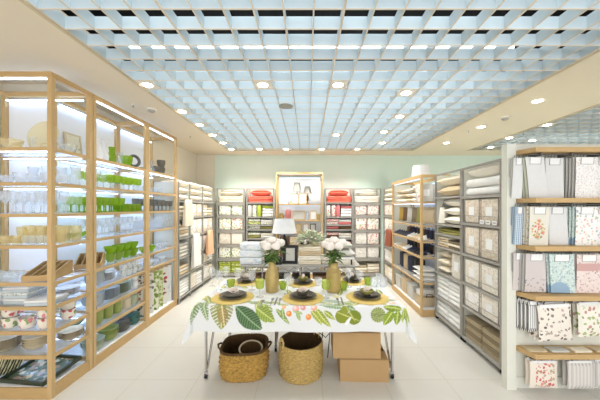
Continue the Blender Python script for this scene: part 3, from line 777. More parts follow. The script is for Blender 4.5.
grow(u, z[3], .21, -.38, .42, 9, 'wine', FROST, 'clear wine glass', 'fourth shelf, middle oak cabinet', g2, back=BR, s=1.05)
for i in range(3):
    bowl(u.w(-.36 + .13 * i, .345, z[3] + .001), .055, .05, GREENG, 'small green glass dish behind the wine glasses, %s, fourth shelf' % row(i, 3), 'small green dishes on the fourth shelf')
caddy(u.w(-.27, .20, z[4] + .001), R(30), 'wooden cutlery caddy at the near end of the middle oak cabinet')
# green bowls, big and small
for i in range(4):
    bowl(u.w(-.02 + i * .14, .16, z[4] + .10), .068, .085, GREENG, 'green glass bowl on the upper row, %s, fifth shelf of middle cabinet' % row(i, 4), 'green glass bowls on the fifth shelf')
    bowl(u.w(-.02 + i * .14, .16, z[4] + .001), .068, .098, PGREENG if i < 2 else GREENG, 'glass bowl on the lower row, %s, fifth shelf of middle cabinet' % row(i, 4), 'green glass bowls on the fifth shelf')
pstack(u, -.27, .15, z[5], 6, .095, PORCB, 'blue-grey bowl  near pile', 'sixth shelf of middle cabinet', 'blue-grey bowls on the sixth shelf', 'bowl', gap=.018, br=.06)
pstack(u, -.06, .18, z[5], 9, .10, PORC, 'white plate in the pile', 'sixth shelf of middle cabinet', 'white plates on the sixth shelf', gap=.011, h=.02)
for i in range(4):
    for k in range(2 if i < 3 else 1):
        mug(u.w(.12 + .105 * i, .10, z[5] + .001 + k * .075), R(150), .04, .073, LACEW, 'white cup with grey lace print, %s, %s, sixth shelf' % (row(i, 4), 'upper' if k else 'lower'), 'lace printed cups', 'cup', 'cup')
pstack(u, -.32, .13, z[6], 5, .105, PORCB, 'blue-grey bowl  near pile', 'seventh shelf of middle cabinet', 'bowls on the seventh shelf', 'bowl', gap=.02, br=.06)
pstack(u, -.06, .15, z[6], 10, .11, PORCB, 'grey plate  middle pile', 'seventh shelf of middle cabinet', 'grey plates on the seventh shelf', gap=.013, h=.02)
pstack(u, .17, .15, z[6], 12, .10, SAGEW, 'sage plate  far pile', 'seventh shelf of middle cabinet', 'sage plates on the seventh shelf', gap=.011, h=.02)
mug(u.w(.34, .10, z[6] + .001), R(140), .045, .10, PORC, 'white mug at the far end of the seventh shelf, lower one', 'white mugs on the seventh shelf')
mug(u.w(.34, .10, z[6] + .103), R(140), .045, .085, PORC, 'white mug at the far end of the seventh shelf, upper one', 'white mugs on the seventh shelf')
for i in range(3):
    mug(u.w(-.28 + .155 * i, .12, z[7] + .001), R(160), .06, .15, GREENW, 'tall olive green mug, %s, eighth shelf of middle cabinet' % row(i, 3), 'olive green mugs')
for i, (uu, m) in enumerate(((.20, STONE), (.35, SAGEW))):
    t = T('canister', '%s lidded canister on the eighth shelf of middle cabinet' % ('cream', 'sage green')[i], 'canister', u.w(uu, .13, z[7] + .001))
    P('body', mesh('canb', lambda b: b.lathe([(0, 0), (.06, 0), (.065, .01), (.065, .12), (.05, .13), (0, .13)], 20), m), t)
    P('lid', mesh('canl', lambda b: b.lathe([(0, .131), (.055, .131), (.05, .145), (.012, .15), (.014, .165), (0, .17)], 20), m), t)
pstack(u, -.35, .33, z[7], 5, .10, SAGEW, 'sage bowl, back pile', 'eighth shelf of middle cabinet', 'sage bowls on the eighth shelf', 'bowl', gap=.02, br=.06)
pstack(u, -.31, .14, .10, 3, .11, SAGEW, 'sage green bowl  near pile', 'floor of middle cabinet', 'bowls on the floor of the middle cabinet', 'bowl', gap=.024, br=.075)
pstack(u, -.06, .15, .10, 3, .105, GREENW, 'olive green bowl', 'floor of middle cabinet', 'olive bowls on the floor of the middle cabinet', 'bowl', gap=.03, br=.075)
for i, (uu, m, nm) in enumerate(((.17, GREYW, 'dark grey'), (.38, TEALG, 'teal'))):
    t = T('casserole', '%s lidded casserole on the floor of middle oak cabinet' % nm, 'casserole', u.w(uu, .17, .101), 0)
    P('pot', mesh('casb', lambda b: b.lathe([(0, 0), (.085, 0), (.098, .02), (.10, .11), (.0, .11)], 24), m), t)
    P('lid', mesh('casl', lambda b: b.lathe([(.0, .111), (.103, .111), (.09, .13), (.015, .14), (.018, .158), (0, .162)], 24), m), t)
    for s in (-1, 1): P('handle', mesh('cash', lambda b: b.tube([(0, -.03, 0), (.03, -.025, 0), (.03, .025, 0), (0, .03, 0)], .008, 8), m), t, (s * .10, 0, .085), (0, 0, 0 if s > 0 else PI))

# ---- farthest cabinet (u -.4 near .. .4 far)
u = U3; pl3 = 'farthest oak cabinet'
grow(u, z[0], .13, .02, .16, 2, 'cup', SMOKEG, 'smoky glass cup', 'top shelf, farthest oak cabinet', 'smoky cups on the top shelf', s=1.5)
glass('cup', u.w(.16, .13, z[0] + .001 + .1145), SMOKEG, 'smoky glass cup stacked on another, top shelf, farthest oak cabinet', 'smoky cups on the top shelf', s=1.5)
vase(u.w(-.12, .14, z[0] + .001), CLEAR, 'clear pitcher vase left of the smoky cups, farthest oak cabinet', [(0, .003), (.04, 0), (.055, .05), (.035, .12), (.04, .17), (.038, .17), (.03, .12), (0, .015)], 'cv2')
bowl(u.w(-.28, .15, z[0] + .001), .06, .05, AMBERG, 'amber glass dish at near end of top shelf, farthest oak cabinet', None)
grow(u, z[1], .25, -.3, .34, 6, 'tumbler', CLEAR, 'clear tumbler', 'second shelf, farthest oak cabinet', 'clear tumblers on the second shelf of the far cabinet', back='a single row')
g3 = 'smoky goblets on the third shelf of the far cabinet'
grow(u, z[2], .09, -.34, .36, 7, 'goblet', SMOKEG, 'smoky goblet', 'third shelf, farthest oak cabinet', g3, back=FR, s=1.05)
grow(u, z[2], .22, -.34, .36, 7, 'goblet', SMOKEG, 'smoky goblet', 'third shelf, farthest oak cabinet', g3, back=BR, s=1.2)
g3 = 'clear glasses on the fourth shelf of the far cabinet'
grow(u, z[3], .09, -.34, .36, 8, 'wine', CLEAR, 'clear wine glass', 'fourth shelf, farthest oak cabinet', g3, back=FR)
grow(u, z[3], .22, -.34, .36, 7, 'tall', FROST, 'tall clear tumbler', 'fourth shelf, farthest oak cabinet', g3, back=BR)
for i in range(4):
    bowl(u.w(-.28 + i * .17, .14, z[4] + .001), .07, .08, (PGREENG, GREENG, FROST, FROST)[i], '%s glass bowl, %s, fifth shelf, farthest oak cabinet' % (('pale green', 'green', 'clear', 'clear')[i], row(i, 4)), 'glass bowls on the fifth shelf of the far cabinet')
    bowl(u.w(-.28 + i * .17, .16, LV3[5] + .001), .065, .06, (FROST, PORC, CLEAR, PORC)[i], '%s bowl under the glass bowls, %s, sixth shelf, farthest oak cabinet' % (('clear', 'white', 'clear', 'white')[i], row(i, 4)), 'low bowls on the sixth shelf of the far cabinet')
# tall patterned table runners hung as panels in the lower part
pans = [(PR('runner_dark', (232, 226, 206), [(90, 84, 60), (150, 140, 90), (190, 120, 90)], 18, .45), 'dark flower print'),
        (PR('runner_grey', (236, 232, 220), [(110, 108, 96), (170, 166, 150)], 20, .4), 'grey flower print'),
        (PR('runner_green', (238, 238, 214), [(150, 170, 80), (120, 146, 60), (200, 206, 150)], 18, .5), 'green leaf print'),
        (PR('runner_leaf', (226, 230, 190), [(156, 168, 84), (190, 196, 130)], 22, .5), 'pale green leaf print'),
        (PR('runner_red', (240, 236, 226), [(206, 90, 80), (150, 90, 80)], 10, .28), 'small red motifs'),
        (PR('runner_white', (240, 240, 236), [(214, 220, 224)], 14, .3), 'plain white ground')]
for i, (m, nm) in enumerate(pans):
    t = T('table_runner', 'hanging table runner with %s, lower part of farthest oak cabinet' % nm, 'table runner', u.w(-.33 + i * .13, .13, .102), R(28), 'hanging runners in the farthest oak cabinet')
    P('cloth', mesh('rncl', lambda b: b.rbox(-.075, -.014, 0, .075, .014, .60, .006), m), t)
    P('hanger', mesh('rnhg', lambda b: b.box(-.078, -.017, .601, .078, .017, .615), OAKB, False), t)

# ================================================================ LEFT WALL RACK
lvA = [.10, .465, .785, 1.13, 1.48, 1.78]
RN = ['near bay', 'middle bay', 'far bay']
LU = [Unit(-2.19, 4.845, R(90)), Unit(-2.19, 5.385, R(90)), Unit(-2.19, 6.015, R(90))]
LW = [.45, .63, .63]
for i in range(3):
    rack('shelving_rack', 'grey metal linen rack along the left wall, %s of three' % ('nearest', 'middle', 'farthest')[i], LU[i], LW[i], .45, lvA, 2.11, lip=.026, pw=.018, top=False, group='linen racks along the left wall')
def shelfno(k): return ['bottom shelf', 'second shelf up', 'third shelf up', 'fourth shelf up', 'fifth shelf up', 'top shelf'][k]
D0 = .012
def bay_stacks(un, w, z, k, place, spec, dp=.36, fill=None):
    """spec: list of (name, cat, desc, mats, n, h, layers) side by side"""
    n = len(spec); ww = (w - .07) / n
    for i, (nm, cat, desc, mats, cnt, h, lay) in enumerate(spec):
        if fill: cnt = int((lvA[k + 1] - lvA[k] - .045) / (h + .001)) - (i + k) % 2
        uu = -w / 2 + .035 + ww * (i + .5)
        wh = ('%s pile' % ('left', 'right')[i]) if n == 2 else (('%s pile' % ('left', 'middle', 'right')[i]) if n == 3 else '')
        stack(un, uu, D0, z, cnt, ww - .02, dp, h, lay, mats, desc, place, '%s in %s' % (desc, place), nm, cat, where=(wh + ', ' + shelfno(k)).strip() if wh else shelfno(k))
def bay_packs(un, w, z, k, place, mats, descs, h=.27, n=2, d=.16, card=CARD, zipm=None, dd=None, cardw=.42, cardh=.36):
    ww = (w - .08) / n
    for i in range(n):
        uu = -w / 2 + .04 + ww * (i + .5)
        pack(un.w(uu, (D0 if dd is None else dd) + d / 2, z + .001), un.rz, ww - .02, d, h, mats[i % len(mats)], '%s bagged bedding set, %s, %s, %s' % (descs[i % len(descs)], ('left', 'right')[i] if n == 2 else row(i, n), shelfno(k), place), 'bedding sets in ' + place, card=card, zipm=zipm, cardw=cardw, cardh=cardh)
def pillows(un, w, z, place, mats, desc, n, h=.11, wd=None, dp=.38, seed=0):
    for i in range(n):
        lab = ', '.join(x for x in (desc, stk(i, n), 'top shelf', place) if x)
        ww = (wd or w - .09)
        pillow(un.w(rnd.uniform(-.006, .006), D0 - .008 + dp / 2, z + .001 + i * (h + .001)), un.rz, ww, dp, h, mats[i % len(mats)], lab, 'pillows in ' + place, seed=seed + i, yaw=R(rnd.uniform(-2, 2)))
F_, TW, TL = 'folded_sheet', 'folded_towel', 'folded_throw'
for i in range(3):
    un, w = LU[i], LW[i]; p = '%s left wall rack' % ('nearest', 'middle', 'farthest')[i]
    pillows(un, w, lvA[5], p, [IVORY, CREAM], 'cream pillow', 3, .125, dp=.37, wd=w - .07, seed=i)
    if i == 0:
        bay_stacks(un, w, lvA[4], 4, p, [(F_, 'sheet', 'cream folded sheet', [CREAM, IVORY], 3, .07, 1)], fill=True)
        bay_stacks(un, w, lvA[3], 3, p, [(F_, 'sheet', 'ivory folded sheet', [IVORY, SAND], 4, .06, 1)], fill=True)
        bay_stacks(un, w, lvA[2], 2, p, [(F_, 'sheet', 'ivory folded sheet', [IVORY, PGREY], 4, .06, 1)], fill=True)
        bay_stacks(un, w, lvA[1], 1, p, [(TL, 'throw', 'sand folded throw', [SAND, IVORY], 4, .055, 1)], fill=True)
        bay_stacks(un, w, lvA[0], 0, p, [(TW, 'towel', 'white folded towel', [WHITE], 5, .055, 1)], fill=True)
    elif i == 1:
        bay_packs(un, w, lvA[4], 4, p, [PALEP, LACEP], ['pale damask', 'beige damask'], .26)
        bay_packs(un, w, lvA[3], 3, p, [GREYP, PALEP], ['grey flowered', 'pale damask'], .30)
        bay_packs(un, w, lvA[2], 2, p, [PALEP, GREYP], ['pale damask', 'grey flowered'], .29)
        bay_stacks(un, w, lvA[1], 1, p, [(TW, 'towel', 'white folded towel', [WHITE, IVORY], 5, .05, 1), (TL, 'throw', 'olive cream throw', [IVORY, OLIVE, IVORY], 5, .05, 1)], fill=True)
        bay_stacks(un, w, lvA[0], 0, p, [(TW, 'towel', 'ivory folded towel', [IVORY], 6, .05, 1), (TW, 'towel', 'white folded towel', [WHITE], 6, .05, 1)], fill=True)
    else:
        bay_stacks(un, w, lvA[4], 4, p, [(F_, 'sheet', 'ivory folded sheet', [IVORY, CREAM], 4, .06, 1), (F_, 'sheet', 'sand folded sheet', [SAND, CREAM], 3, .06, 1)], fill=True)
        bay_packs(un, w, lvA[3], 3, p, [PALEP, LACEP], ['pale damask', 'beige damask'], .29)
        bay_packs(un, w, lvA[2], 2, p, [GREYP, PALEP], ['grey flowered', 'pale damask'], .28)
        bay_stacks(un, w, lvA[1], 1, p, [(TW, 'towel', 'ivory folded towel', [IVORY], 5, .05, 1), (TW, 'towel', 'white folded towel', [WHITE, PGREY], 5, .05, 1)], fill=True)
        bay_stacks(un, w, lvA[0], 0, p, [(TW, 'towel', 'white folded towel', [WHITE], 6, .05, 1), (TW, 'towel', 'cream folded towel', [CREAM, IVORY], 6, .05, 1)], fill=True)
def robe(loc, rz, mat, label, L=.62, name='hanging_robe', cat='robe', sc=1.0):
    t = T(name, label, cat, loc, rz)
    def body(b):
        n = 20; vs = []; fs = []; rows = 10
        for j in range(rows + 1):
            v = j / rows; w = .10 + .05 * v ** .5 if v < .15 else .135 + .03 * v
            d = .045 + .02 * v
            for i in range(n):
                a = 2 * PI * i / n; f = 1 + .14 * math.cos(5 * a + 1) * min(1, v * 2)
                vs.append((w * sc * f * math.cos(a), d * f * math.sin(a), -v * L))
        for j in range(rows):
            for i in range(n): fs.append((j * n + i, j * n + (i + 1) % n, (j + 1) * n + (i + 1) % n, (j + 1) * n + i))
        fs += [tuple(range(n)), tuple(range(rows * n + n - 1, rows * n - 1, -1))]
        b._add(vs, fs)
    P('cloth', mesh(('robe', L, sc), body, mat, angle=80), t)
    P('hanger', mesh(('hang', sc), lambda b: b.tube([(-.1 * sc, 0, .01), (0, 0, .05), (.1 * sc, 0, .01)], .006, 6), GREY), t)
    P('hook', mesh('hook', lambda b: b.tube([(0, 0, .05), (0, 0, .09), (0, .02, .11), (0, .05, .11), (0, .08, .10)], .004, 6), GREY), t)
    return t
robe(LU[1].w(-.22, -.075, 1.16), R(90), WHITE, 'white robe hanging on the middle left wall rack', .60)
robe(LU[0].w(-.03, -.075, 1.80), R(90), CREAM, 'cream cloth bundle hanging on the nearest left wall rack', .46, 'hanging_cloth', 'cloth')
robe(LU[2].w(-.12, -.075, 1.16), R(90), PEACH, 'peach robe hanging on the farthest left wall rack', .50)

# ================================================================ BACK WALL RACKS
BU = [Unit(-1.81, 6.40, 0), Unit(-1.11, 6.40, 0), Unit(.76, 6.40, 0), Unit(1.43, 6.40, 0)]
BW = [.66, .66, .66, .66]
BN = ['leftmost back rack', 'back rack left of niche', 'back rack right of niche', 'rightmost back rack']
lvB = [.10, .30, .50, .72, .93, 1.14, 1.25, 1.44, 1.78]
for i in (0, 3): rack('shelving_rack', 'grey shelving, %s, with packaged bedding' % BN[i], BU[i], BW[i], .33, lvA, 2.11, shelfmat=GREY, lip=.075, group='racks along the back wall')
for i in (1, 2): rack('shelving_rack', 'grey shelving, %s, with coral pillow on top' % BN[i], BU[i], BW[i], .33, lvB, 2.11, shelfmat=GREY, lip=.03, group='racks along the back wall')
def topfold(un, w, p, m, desc, mp, pdesc):
    for k in range(2):
        folded(un.w(0, .155, lvA[5] + .001 + k * .074), un.rz, w - .10, .26, .073, 2, m, '%s, %s, top shelf of %s' % (desc, ('lower', 'upper')[k], p), 'quilts on the back racks', 'folded_quilt', 'quilt', k)
    pillow(un.w(.0, .155, lvA[5] + .150), un.rz, w - .17, .29, .155, mp, '%s lying on folded quilts, top shelf of %s' % (pdesc, p), seed=2)
topfold(BU[0], .66, BN[0], CREAM, 'cream folded quilt', CREAM, 'cream pillow')
topfold(BU[3], .66, BN[3], IVORY, 'ivory folded quilt', IVORY, 'ivory pillow')
topfold(BU[1], .66, BN[1], CORAL, 'coral folded quilt', CORAL, 'coral pillow')
topfold(BU[2], .66, BN[2], CORAL, 'coral folded quilt', CORAL, 'coral pillow')
kw = dict(d=.14, dd=.012)
bay_packs(BU[0], .66, lvA[4], 4, BN[0], [GREENP], ['green leaf print'], .255, **kw)
bay_packs(BU[0], .66, lvA[3], 3, BN[0], [GREENP, REDP], ['green leaf print', 'red flower print'], .30, cardw=.3, cardh=.2, **kw)
bay_packs(BU[0], .66, lvA[2], 2, BN[0], [PALEP, IVORY], ['pale damask', 'plain ivory'], .27, cardw=.2, cardh=.1, **kw)
bay_packs(BU[0], .66, lvA[1], 1, BN[0], [GREENP], ['green leaf print'], .26, cardw=.25, cardh=.15, **kw)
bay_stacks(BU[0], .66, lvA[0], 0, BN[0], [(TW, 'towel', 'lime leaf print folded towel', [LIMEP, LIME], 5, .055, 1), (TW, 'towel', 'lime leaf print folded towel', [LIME, LIMEP], 5, .055, 1)], .25)
bay_packs(BU[3], .66, lvA[4], 4, BN[3], [PINKP], ['pink flower print'], .26, cardw=.2, cardh=.1, **kw)
bay_packs(BU[3], .66, lvA[3], 3, BN[3], [REDP], ['red and green flower print'], .29, cardw=.2, cardh=.1, **kw)
bay_packs(BU[3], .66, lvA[2], 2, BN[3], [GREYP, PINKP], ['grey flower print', 'pale pink flower print'], .28, cardw=.2, cardh=.1, **kw)
bay_packs(BU[3], .66, lvA[1], 1, BN[3], [GREYP], ['grey flower print'], .27, cardw=.2, cardh=.1, **kw)
bay_stacks(BU[3], .66, lvA[0], 0, BN[3], [(TW, 'towel', 'sand folded towel', [SAND, CREAM], 3, .06, 1), (TW, 'towel', 'cream folded towel', [CREAM, IVORY], 3, .07, 1)], .25)
# inner two racks
def hangrow(un, z, us, mats, descs, p, h=.27):
    for i, uu in enumerate(us):
        t = T('hanging_towel', 'hanging %s, %s, second shelf, %s' % (descs[i], ORD[i] + ' from left', p), 'towel', un.w(uu, .03, z + .003), un.rz, 'towels hung in ' + p)
        P('cloth', mesh(('htw', h), lambda b: b.rbox(-.045, -.018, 0, .045, .018, h, .014, 3), mats[i % len(mats)]), t)
        P('loop', mesh(('hlp', h), lambda b: b.tube([(-.01, 0, h - .004), (-.008, 0, h + .014), (.008, 0, h + .014), (.01, 0, h - .004)], .003, 6), WHITE), t)
hangrow(BU[1], lvB[7], (-.25, -.14, -.03), [PGREY, GREENP, LIME], ['grey towel', 'leaf print towel', 'lime towel'], BN[1])
hangrow(BU[2], lvB[7], (-.25, -.13, -.02), [PINKP, ROSEP, ROSE], ['pink flower towel', 'rose print towel', 'coral rose towel'], BN[2])
def half(un, z, side, n, h, mats, desc, p, sh, dp=.24, w=.28):
    uu = -.15 if side == 'left' else .15
    for k in range(n):
        lab = ', '.join(x for x in ('%s' % desc, stk(k, n), '%s half of %s' % (side, sh), p) if x)
        folded(un.w(uu, .02 + dp / 2, z + .001 + k * (h + .001)), un.rz, w, dp, h, 1, mats[k % len(mats)], lab, 'folded linens in ' + p, 'folded_linen', 'linen', k)
for un, p, A, B_, Cc, D in ((BU[1], BN[1], [WHITE], [LIMEP, GREENP], [GREENP], [OLIVE, IVORY]), (BU[2], BN[2], [WHITE], [PINKP, ROSEP], [ROSE, ROSEP], [BROWN, IVORY])):
    nA, nB = ('white', 'leaf print') if un is BU[1] else ('white', 'rose print')
    # right part of second shelf
    for k in range(4):
        folded(un.w(.175, .14, lvB[7] + .001 + k * .066), un.rz, .25, .24, .064, 1, (A if k < 3 else [LIME if un is BU[1] else ROSE])[0], '%s folded towel, %s, beside hung towels, %s' % ('white' if k < 3 else nB.split()[0] + ' coloured', stk(k, 4), p), 'towels beside the hung towels', 'folded_towel', 'towel', k)
    half(un, lvB[6], 'left', 2, .07, B_, nB + ' linen', p, 'third shelf')
    half(un, lvB[6], 'right', 2, .06, [Cc[0], A[0]], nB + ' linen', p, 'third shelf')
    half(un, lvB[5], 'left', 1, .08, Cc, 'printed linen', p, 'fourth shelf')
    half(un, lvB[5], 'right', 1, .07, D, 'folded linen', p, 'fourth shelf')
    for q, nm in ((4, 'fifth shelf'), (3, 'sixth shelf'), (2, 'seventh shelf'), (1, 'eighth shelf'), (0, 'lowest shelf')):
        half(un, lvB[q], 'left', 2, .065, [Cc[0], D[1]] if q % 2 else [D[0], Cc[-1]], 'mixed linen', p, nm)
        half(un, lvB[q], 'right', 2, .06, [D[1], Cc[-1]] if q % 2 else [A[0], D[1]], 'mixed linen', p, nm)
PLEAT = M('pleated_grey_shade', (176, 174, 166), .85)
# oak niche in the middle of the back wall
UN = Unit(-.18, 6.30, 0)
NL = [1.74, 1.36, 1.07, .78, .45]
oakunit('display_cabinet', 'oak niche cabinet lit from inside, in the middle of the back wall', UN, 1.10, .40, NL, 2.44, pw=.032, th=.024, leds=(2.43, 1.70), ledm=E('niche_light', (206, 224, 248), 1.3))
lamp(UN.w(-.06, .18, NL[0] + .001), 'small table lamp with pleated grey shade in the oak niche, taller one', BLACK, PLEAT, 1.13, .64)
lamp(UN.w(.19, .25, NL[0] + .001), 'small table lamp with pleated grey shade in the oak niche, shorter one', BROWN, PLEAT, .95, .74)
pframe(UN.w(-.11, .08, NL[0] + .003), 0, .17, .25, OAK, CARD, 'small oak picture frame in the niche below the taller lamp')
pframe(UN.w(.08, .08, NL[0] + .003), 0, .18, .25, OAK, CARD, 'small oak picture frame in the niche, right of its twin')
vase(UN.w(-.32, .16, NL[0] + .001), FROST, 'round clear glass vase at the left of the niche top shelf', [(0, .003), (.05, 0), (.09, .08), (.07, .16), (.035, .2), (.045, .25), (.043, .25), (.03, .2), (0, .02)], 'nv')
bowl(UN.w(-.20, .05, NL[0] + .001), .04, .06, AMBERG, 'tiny amber bowl before the frames in the niche', None)
vase(UN.w(-.43, .14, NL[1] + .001), GOLDV, 'squat mustard vase at the left of the niche second shelf', [(0, 0), (.06, 0), (.07, .08), (.05, .13), (.05, .16), (.04, .16), (0, .1)], 'nv2')
vase(UN.w(-.27, .14, NL[1] + .001), M('rose_ceramic', (214, 130, 124), .4), 'pink round-shouldered vase on the niche second shelf', [(0, 0), (.06, 0), (.075, .12), (.06, .22), (.04, .25), (.03, .25), (0, .1)], 'nv3')
pframe(UN.w(-.02, .12, NL[1] + .003), 0, .30, .22, OAK, PGREY, 'landscape picture frame in the middle of the niche second shelf')
vase(UN.w(.20, .14, NL[1] + .001), FROST, 'clear glass jar between two frames on the niche second shelf', [(0, 0), (.045, 0), (.05, .14), (.035, .2), (.03, .2), (0, .02)], 'nv4')
pframe(UN.w(.33, .12, NL[1] + .003), 0, .16, .22, OAK, CARD, 'small upright oak frame at right of the niche second shelf')
vase(UN.w(.455, .14, NL[1] + .001), GOLDV, 'small mustard cup at the right end of the niche', [(0, 0), (.04, 0), (.045, .14), (.04, .14), (0, .05)], 'nv5')
for i in range(5):
    pframe(UN.w(-.36 + i * .17, .12, NL[2] + .003), 0, .14, .2, (BLACK, OAK, GOLDV, OAK, BLACK)[i], (PGREY, CARD, SAND, CARD, PGREY)[i], '%s frame on the niche third shelf, %s' % (('black', 'oak', 'gold', 'oak', 'black')[i], row(i, 5)), 'frames on the niche third shelf')
for q in (3, 4):
    for i in range(4):
        o = T('storage_box', '%s lidded box on the niche %s shelf, %s' % (('dark', 'sand', 'dark', 'olive')[i], ('fourth', 'lowest')[q - 3], row(i, 4)), 'box', UN.w(-.36 + i * .24, .17, NL[q] + .001), 0, 'boxes low in the niche')
        P('box', mesh('sbx', lambda b: b.rbox(-.10, -.12, 0, .10, .12, .14, .006), (BROWN, SAND, BLACK, OLIVE)[i]), o)
        P('lid', mesh('sbl', lambda b: b.rbox(-.103, -.123, .141, .103, .123, .17, .006), (BROWN, SAND, BLACK, OLIVE)[i]), o)
# ================================================================ RIGHT: corner rack, oak etagere, aisle rack
CRN = Unit(1.78, 5.95, R(-90))
rack('shelving_rack', 'grey rack in the right back corner beyond the oak etagere', CRN, .70, .40, lvA, 2.11, shelfmat=GREY)
p = 'right corner rack'
DPC = .32
pillows(CRN, .70, lvA[5], p, [CREAM, IVORY], 'cream pillow', 3, .10, dp=.33)
bay_packs(CRN, .70, lvA[4], 4, p, [PINKP, PALEP], ['pink flower print', 'pale damask'], .26, cardw=.2, cardh=.1)
bay_packs(CRN, .70, lvA[3], 3, p, [GREYP, PALEP], ['grey flower print', 'pale damask'], .29, cardw=.2, cardh=.1)
bay_packs(CRN, .70, lvA[2], 2, p, [PALEP, GREYP], ['pale damask', 'grey flower print'], .28, cardw=.2, cardh=.1)
bay_stacks(CRN, .70, lvA[1], 1, p, [(TW, 'towel', 'white folded towel', [WHITE], 5, .05, 2), (TW, 'towel', 'ivory folded towel', [IVORY], 5, .05, 2)], DPC)
bay_stacks(CRN, .70, lvA[0], 0, p, [(TW, 'towel', 'cream folded towel', [CREAM], 4, .06, 2), (TW, 'towel', 'white folded towel', [WHITE], 4, .06, 2)], DPC)
robe(CRN.w(.30, -.07, 1.20), R(-90), M('russet', (150, 84, 60), .85), 'russet scarf hanging on the front of the right corner rack', .34, 'hanging_scarf', 'scarf')

EU = Unit(1.73, 4.80, R(-90))      # open sides; u: -.7 far end .. +.7 near end
EL = [1.75, 1.385, 1.14, .90, .51]
oakunit('display_cabinet', 'open oak etagere on the right between the corner rack and aisle rack', EU, 1.40, .45, EL, 2.12, leds=(2.11, 1.725, 1.36, 1.115, .875), ledm=E('etagere_fill_light', (200, 220, 255), 2.2), pw=.034, th=.022, back=True, base=.10)  # added light strips brighten the shelf backs, where no lamps show
p = 'oak etagere'
t = T('lamp_shade', 'white drum lamp shade standing on top of the oak etagere', 'lamp shade', EU.w(.30, .17, 2.168))
P('shade', mesh('drum', lambda b: b.lathe([(.15, 0), (.125, .19), (.123, .19), (.148, 0)], 28), WHITE), t)
P('ring', mesh('drumr', lambda b: b.tube([(.147 * math.cos(2 * PI * i / 24), .147 * math.sin(2 * PI * i / 24), .006) for i in range(24)], .004, 6, True), CHROME), t)
for i in range(4):
    for k in range(3):
        pillow(EU.w(-.525 + .25 * i, .22, EL[0] + .001 + k * .085), R(-90), .23, .33, .084, (CREAM, IVORY, SAND)[(k + i) % 3], '%s cushion, %s pile from the far end, %s, top shelf of oak etagere' % (('cream', 'ivory', 'sand')[(k + i) % 3], ORD[i], stk(k, 3)), 'cushions on the top shelf of the etagere', 'cushion', 'cushion', seed=i + k)
for i in range(4):
    pack(EU.w(.50 + .055 * i - .04, .12 + .0 * i, EL[0] + .001), R(-90) + R(62), .20, .042, .28, (PGREY, GREYP, PINKP, PGREY)[i], '%s folder-like linen set at the near end of etagere top shelf, %s from far' % (('grey', 'grey flowered', 'pink flowered', 'grey')[i], ORD[i]), 'linen sets at the near end of the etagere')
mm = [(MUSTARD, 'mustard'), (BROWN, 'brown'), (PGREY, 'pale grey'), (TAUPE, 'taupe'), (OLIVE, 'olive'), (SAND, 'sand')]
for i in range(6):
    pillow(EU.w(-.56 + .215 * i, .17, EL[1] + .145), 0, .24, .27, .12, mm[i][0], '%s cushion standing on the second etagere shelf, %s from the far end' % (mm[i][1], ORD[i]), 'standing cushions on the etagere', 'cushion', 'cushion', seed=i) 
    o = C.objects[-1]; o.rotation_euler = (R(82), 0, R(-90 + 40)); o.location = EU.w(-.56 + .215 * i, .24, EL[1] + .142)
def slipper(loc, rz, m, label, group):
    t = T('slipper', label, 'slipper', loc, rz, group)
    P('sole', mesh('slps', lambda b: b.prism([(.045 * math.cos(a) * (1 if math.sin(a) > 0 else .8), .12 * math.sin(a)) for a in [2 * PI * i / 18 for i in range(18)]], 2, 0, .014), SAND), t)
    P('upper', mesh('slpu', lambda b: b._add([(.046 * math.cos(PI * i / 10) * (1 - .25 * j / 6), -.11 + .115 * j / 6 , .014 + (.028 + .05 * j / 6) * math.sin(PI * i / 10)) for j in range(7) for i in range(11)], [(j * 11 + i, j * 11 + i + 1, (j + 1) * 11 + i + 1, (j + 1) * 11 + i) for j in range(6) for i in range(10)] + [tuple(range(11))]), m), t)
    return t
cm = [(NAVY, 'navy'), (BLACK, 'black'), (NAVY, 'navy'), (PGREY, 'grey'), (SAND, 'sand'), (WHITE, 'white')]
def tote(loc, rz, w, d, h, m, label, group):
    t = T('cloth_bag', label, 'bag', loc, rz, group)
    P('body', mesh(('tote', w, d, h), lambda b: b.rbox(-w / 2, -d / 2, 0, w / 2, d / 2, h, .02, 3), m), t)
    P('handle', mesh(('toteh', w, h), lambda b: b.tube([(-w * .25, 0, h - .004), (-w * .2, 0, h + .03), (w * .2, 0, h + .03), (w * .25, 0, h - .004)], .006, 6), m), t)
for q, zz, off in ((2, EL[2], 0), (3, EL[3], 3)):
    for i in range(11):
        m, nm = cm[(i // 2 + off) % 6]
        slipper(EU.w(-.60 + .116 * i, .135, zz + .001), R(-90), m, '%s slipper, %s from the far end, %s etagere shelf' % (nm, ORD[i], ORD[q]), 'slippers on the etagere')
    for i in range(8):
        m, nm = [(NAVY, 'navy'), (BLACK, 'black'), (BROWN, 'brown'), (NAVY, 'navy')][(i + q) % 4]
        tote(EU.w(-.58 + .16 * i, .335, zz + .001), R(-90), .13, .10, .14, m, '%s cloth bag behind the slippers, %s from the far end, %s etagere shelf' % (nm, ORD[i], ORD[q]), 'bags behind the slippers')
for i in range(4):
    m, nm = [(NAVY, 'navy'), (SAND, 'sand'), (NAVY, 'navy'), (BLACK, 'black')][i]
    tote(EU.w(-.54 + .235 * i, .20, EL[4] + .001), R(-90 + 8 * (i % 3 - 1)), .19, .15, .27, m, '%s large cloth bag on the fifth etagere shelf, %s from the far end' % (nm, ORD[i]), 'large bags on the etagere')
for k in range(3):
    pillow(EU.w(.48, .16, EL[4] + .001 + .07 * k), R(-90), .34, .28, .068, WHITE, 'white quilted cushion at the near end of fifth etagere shelf, %s' % stk(k, 3), 'white cushions at the near end of the etagere', 'cushion', 'cushion', seed=k)
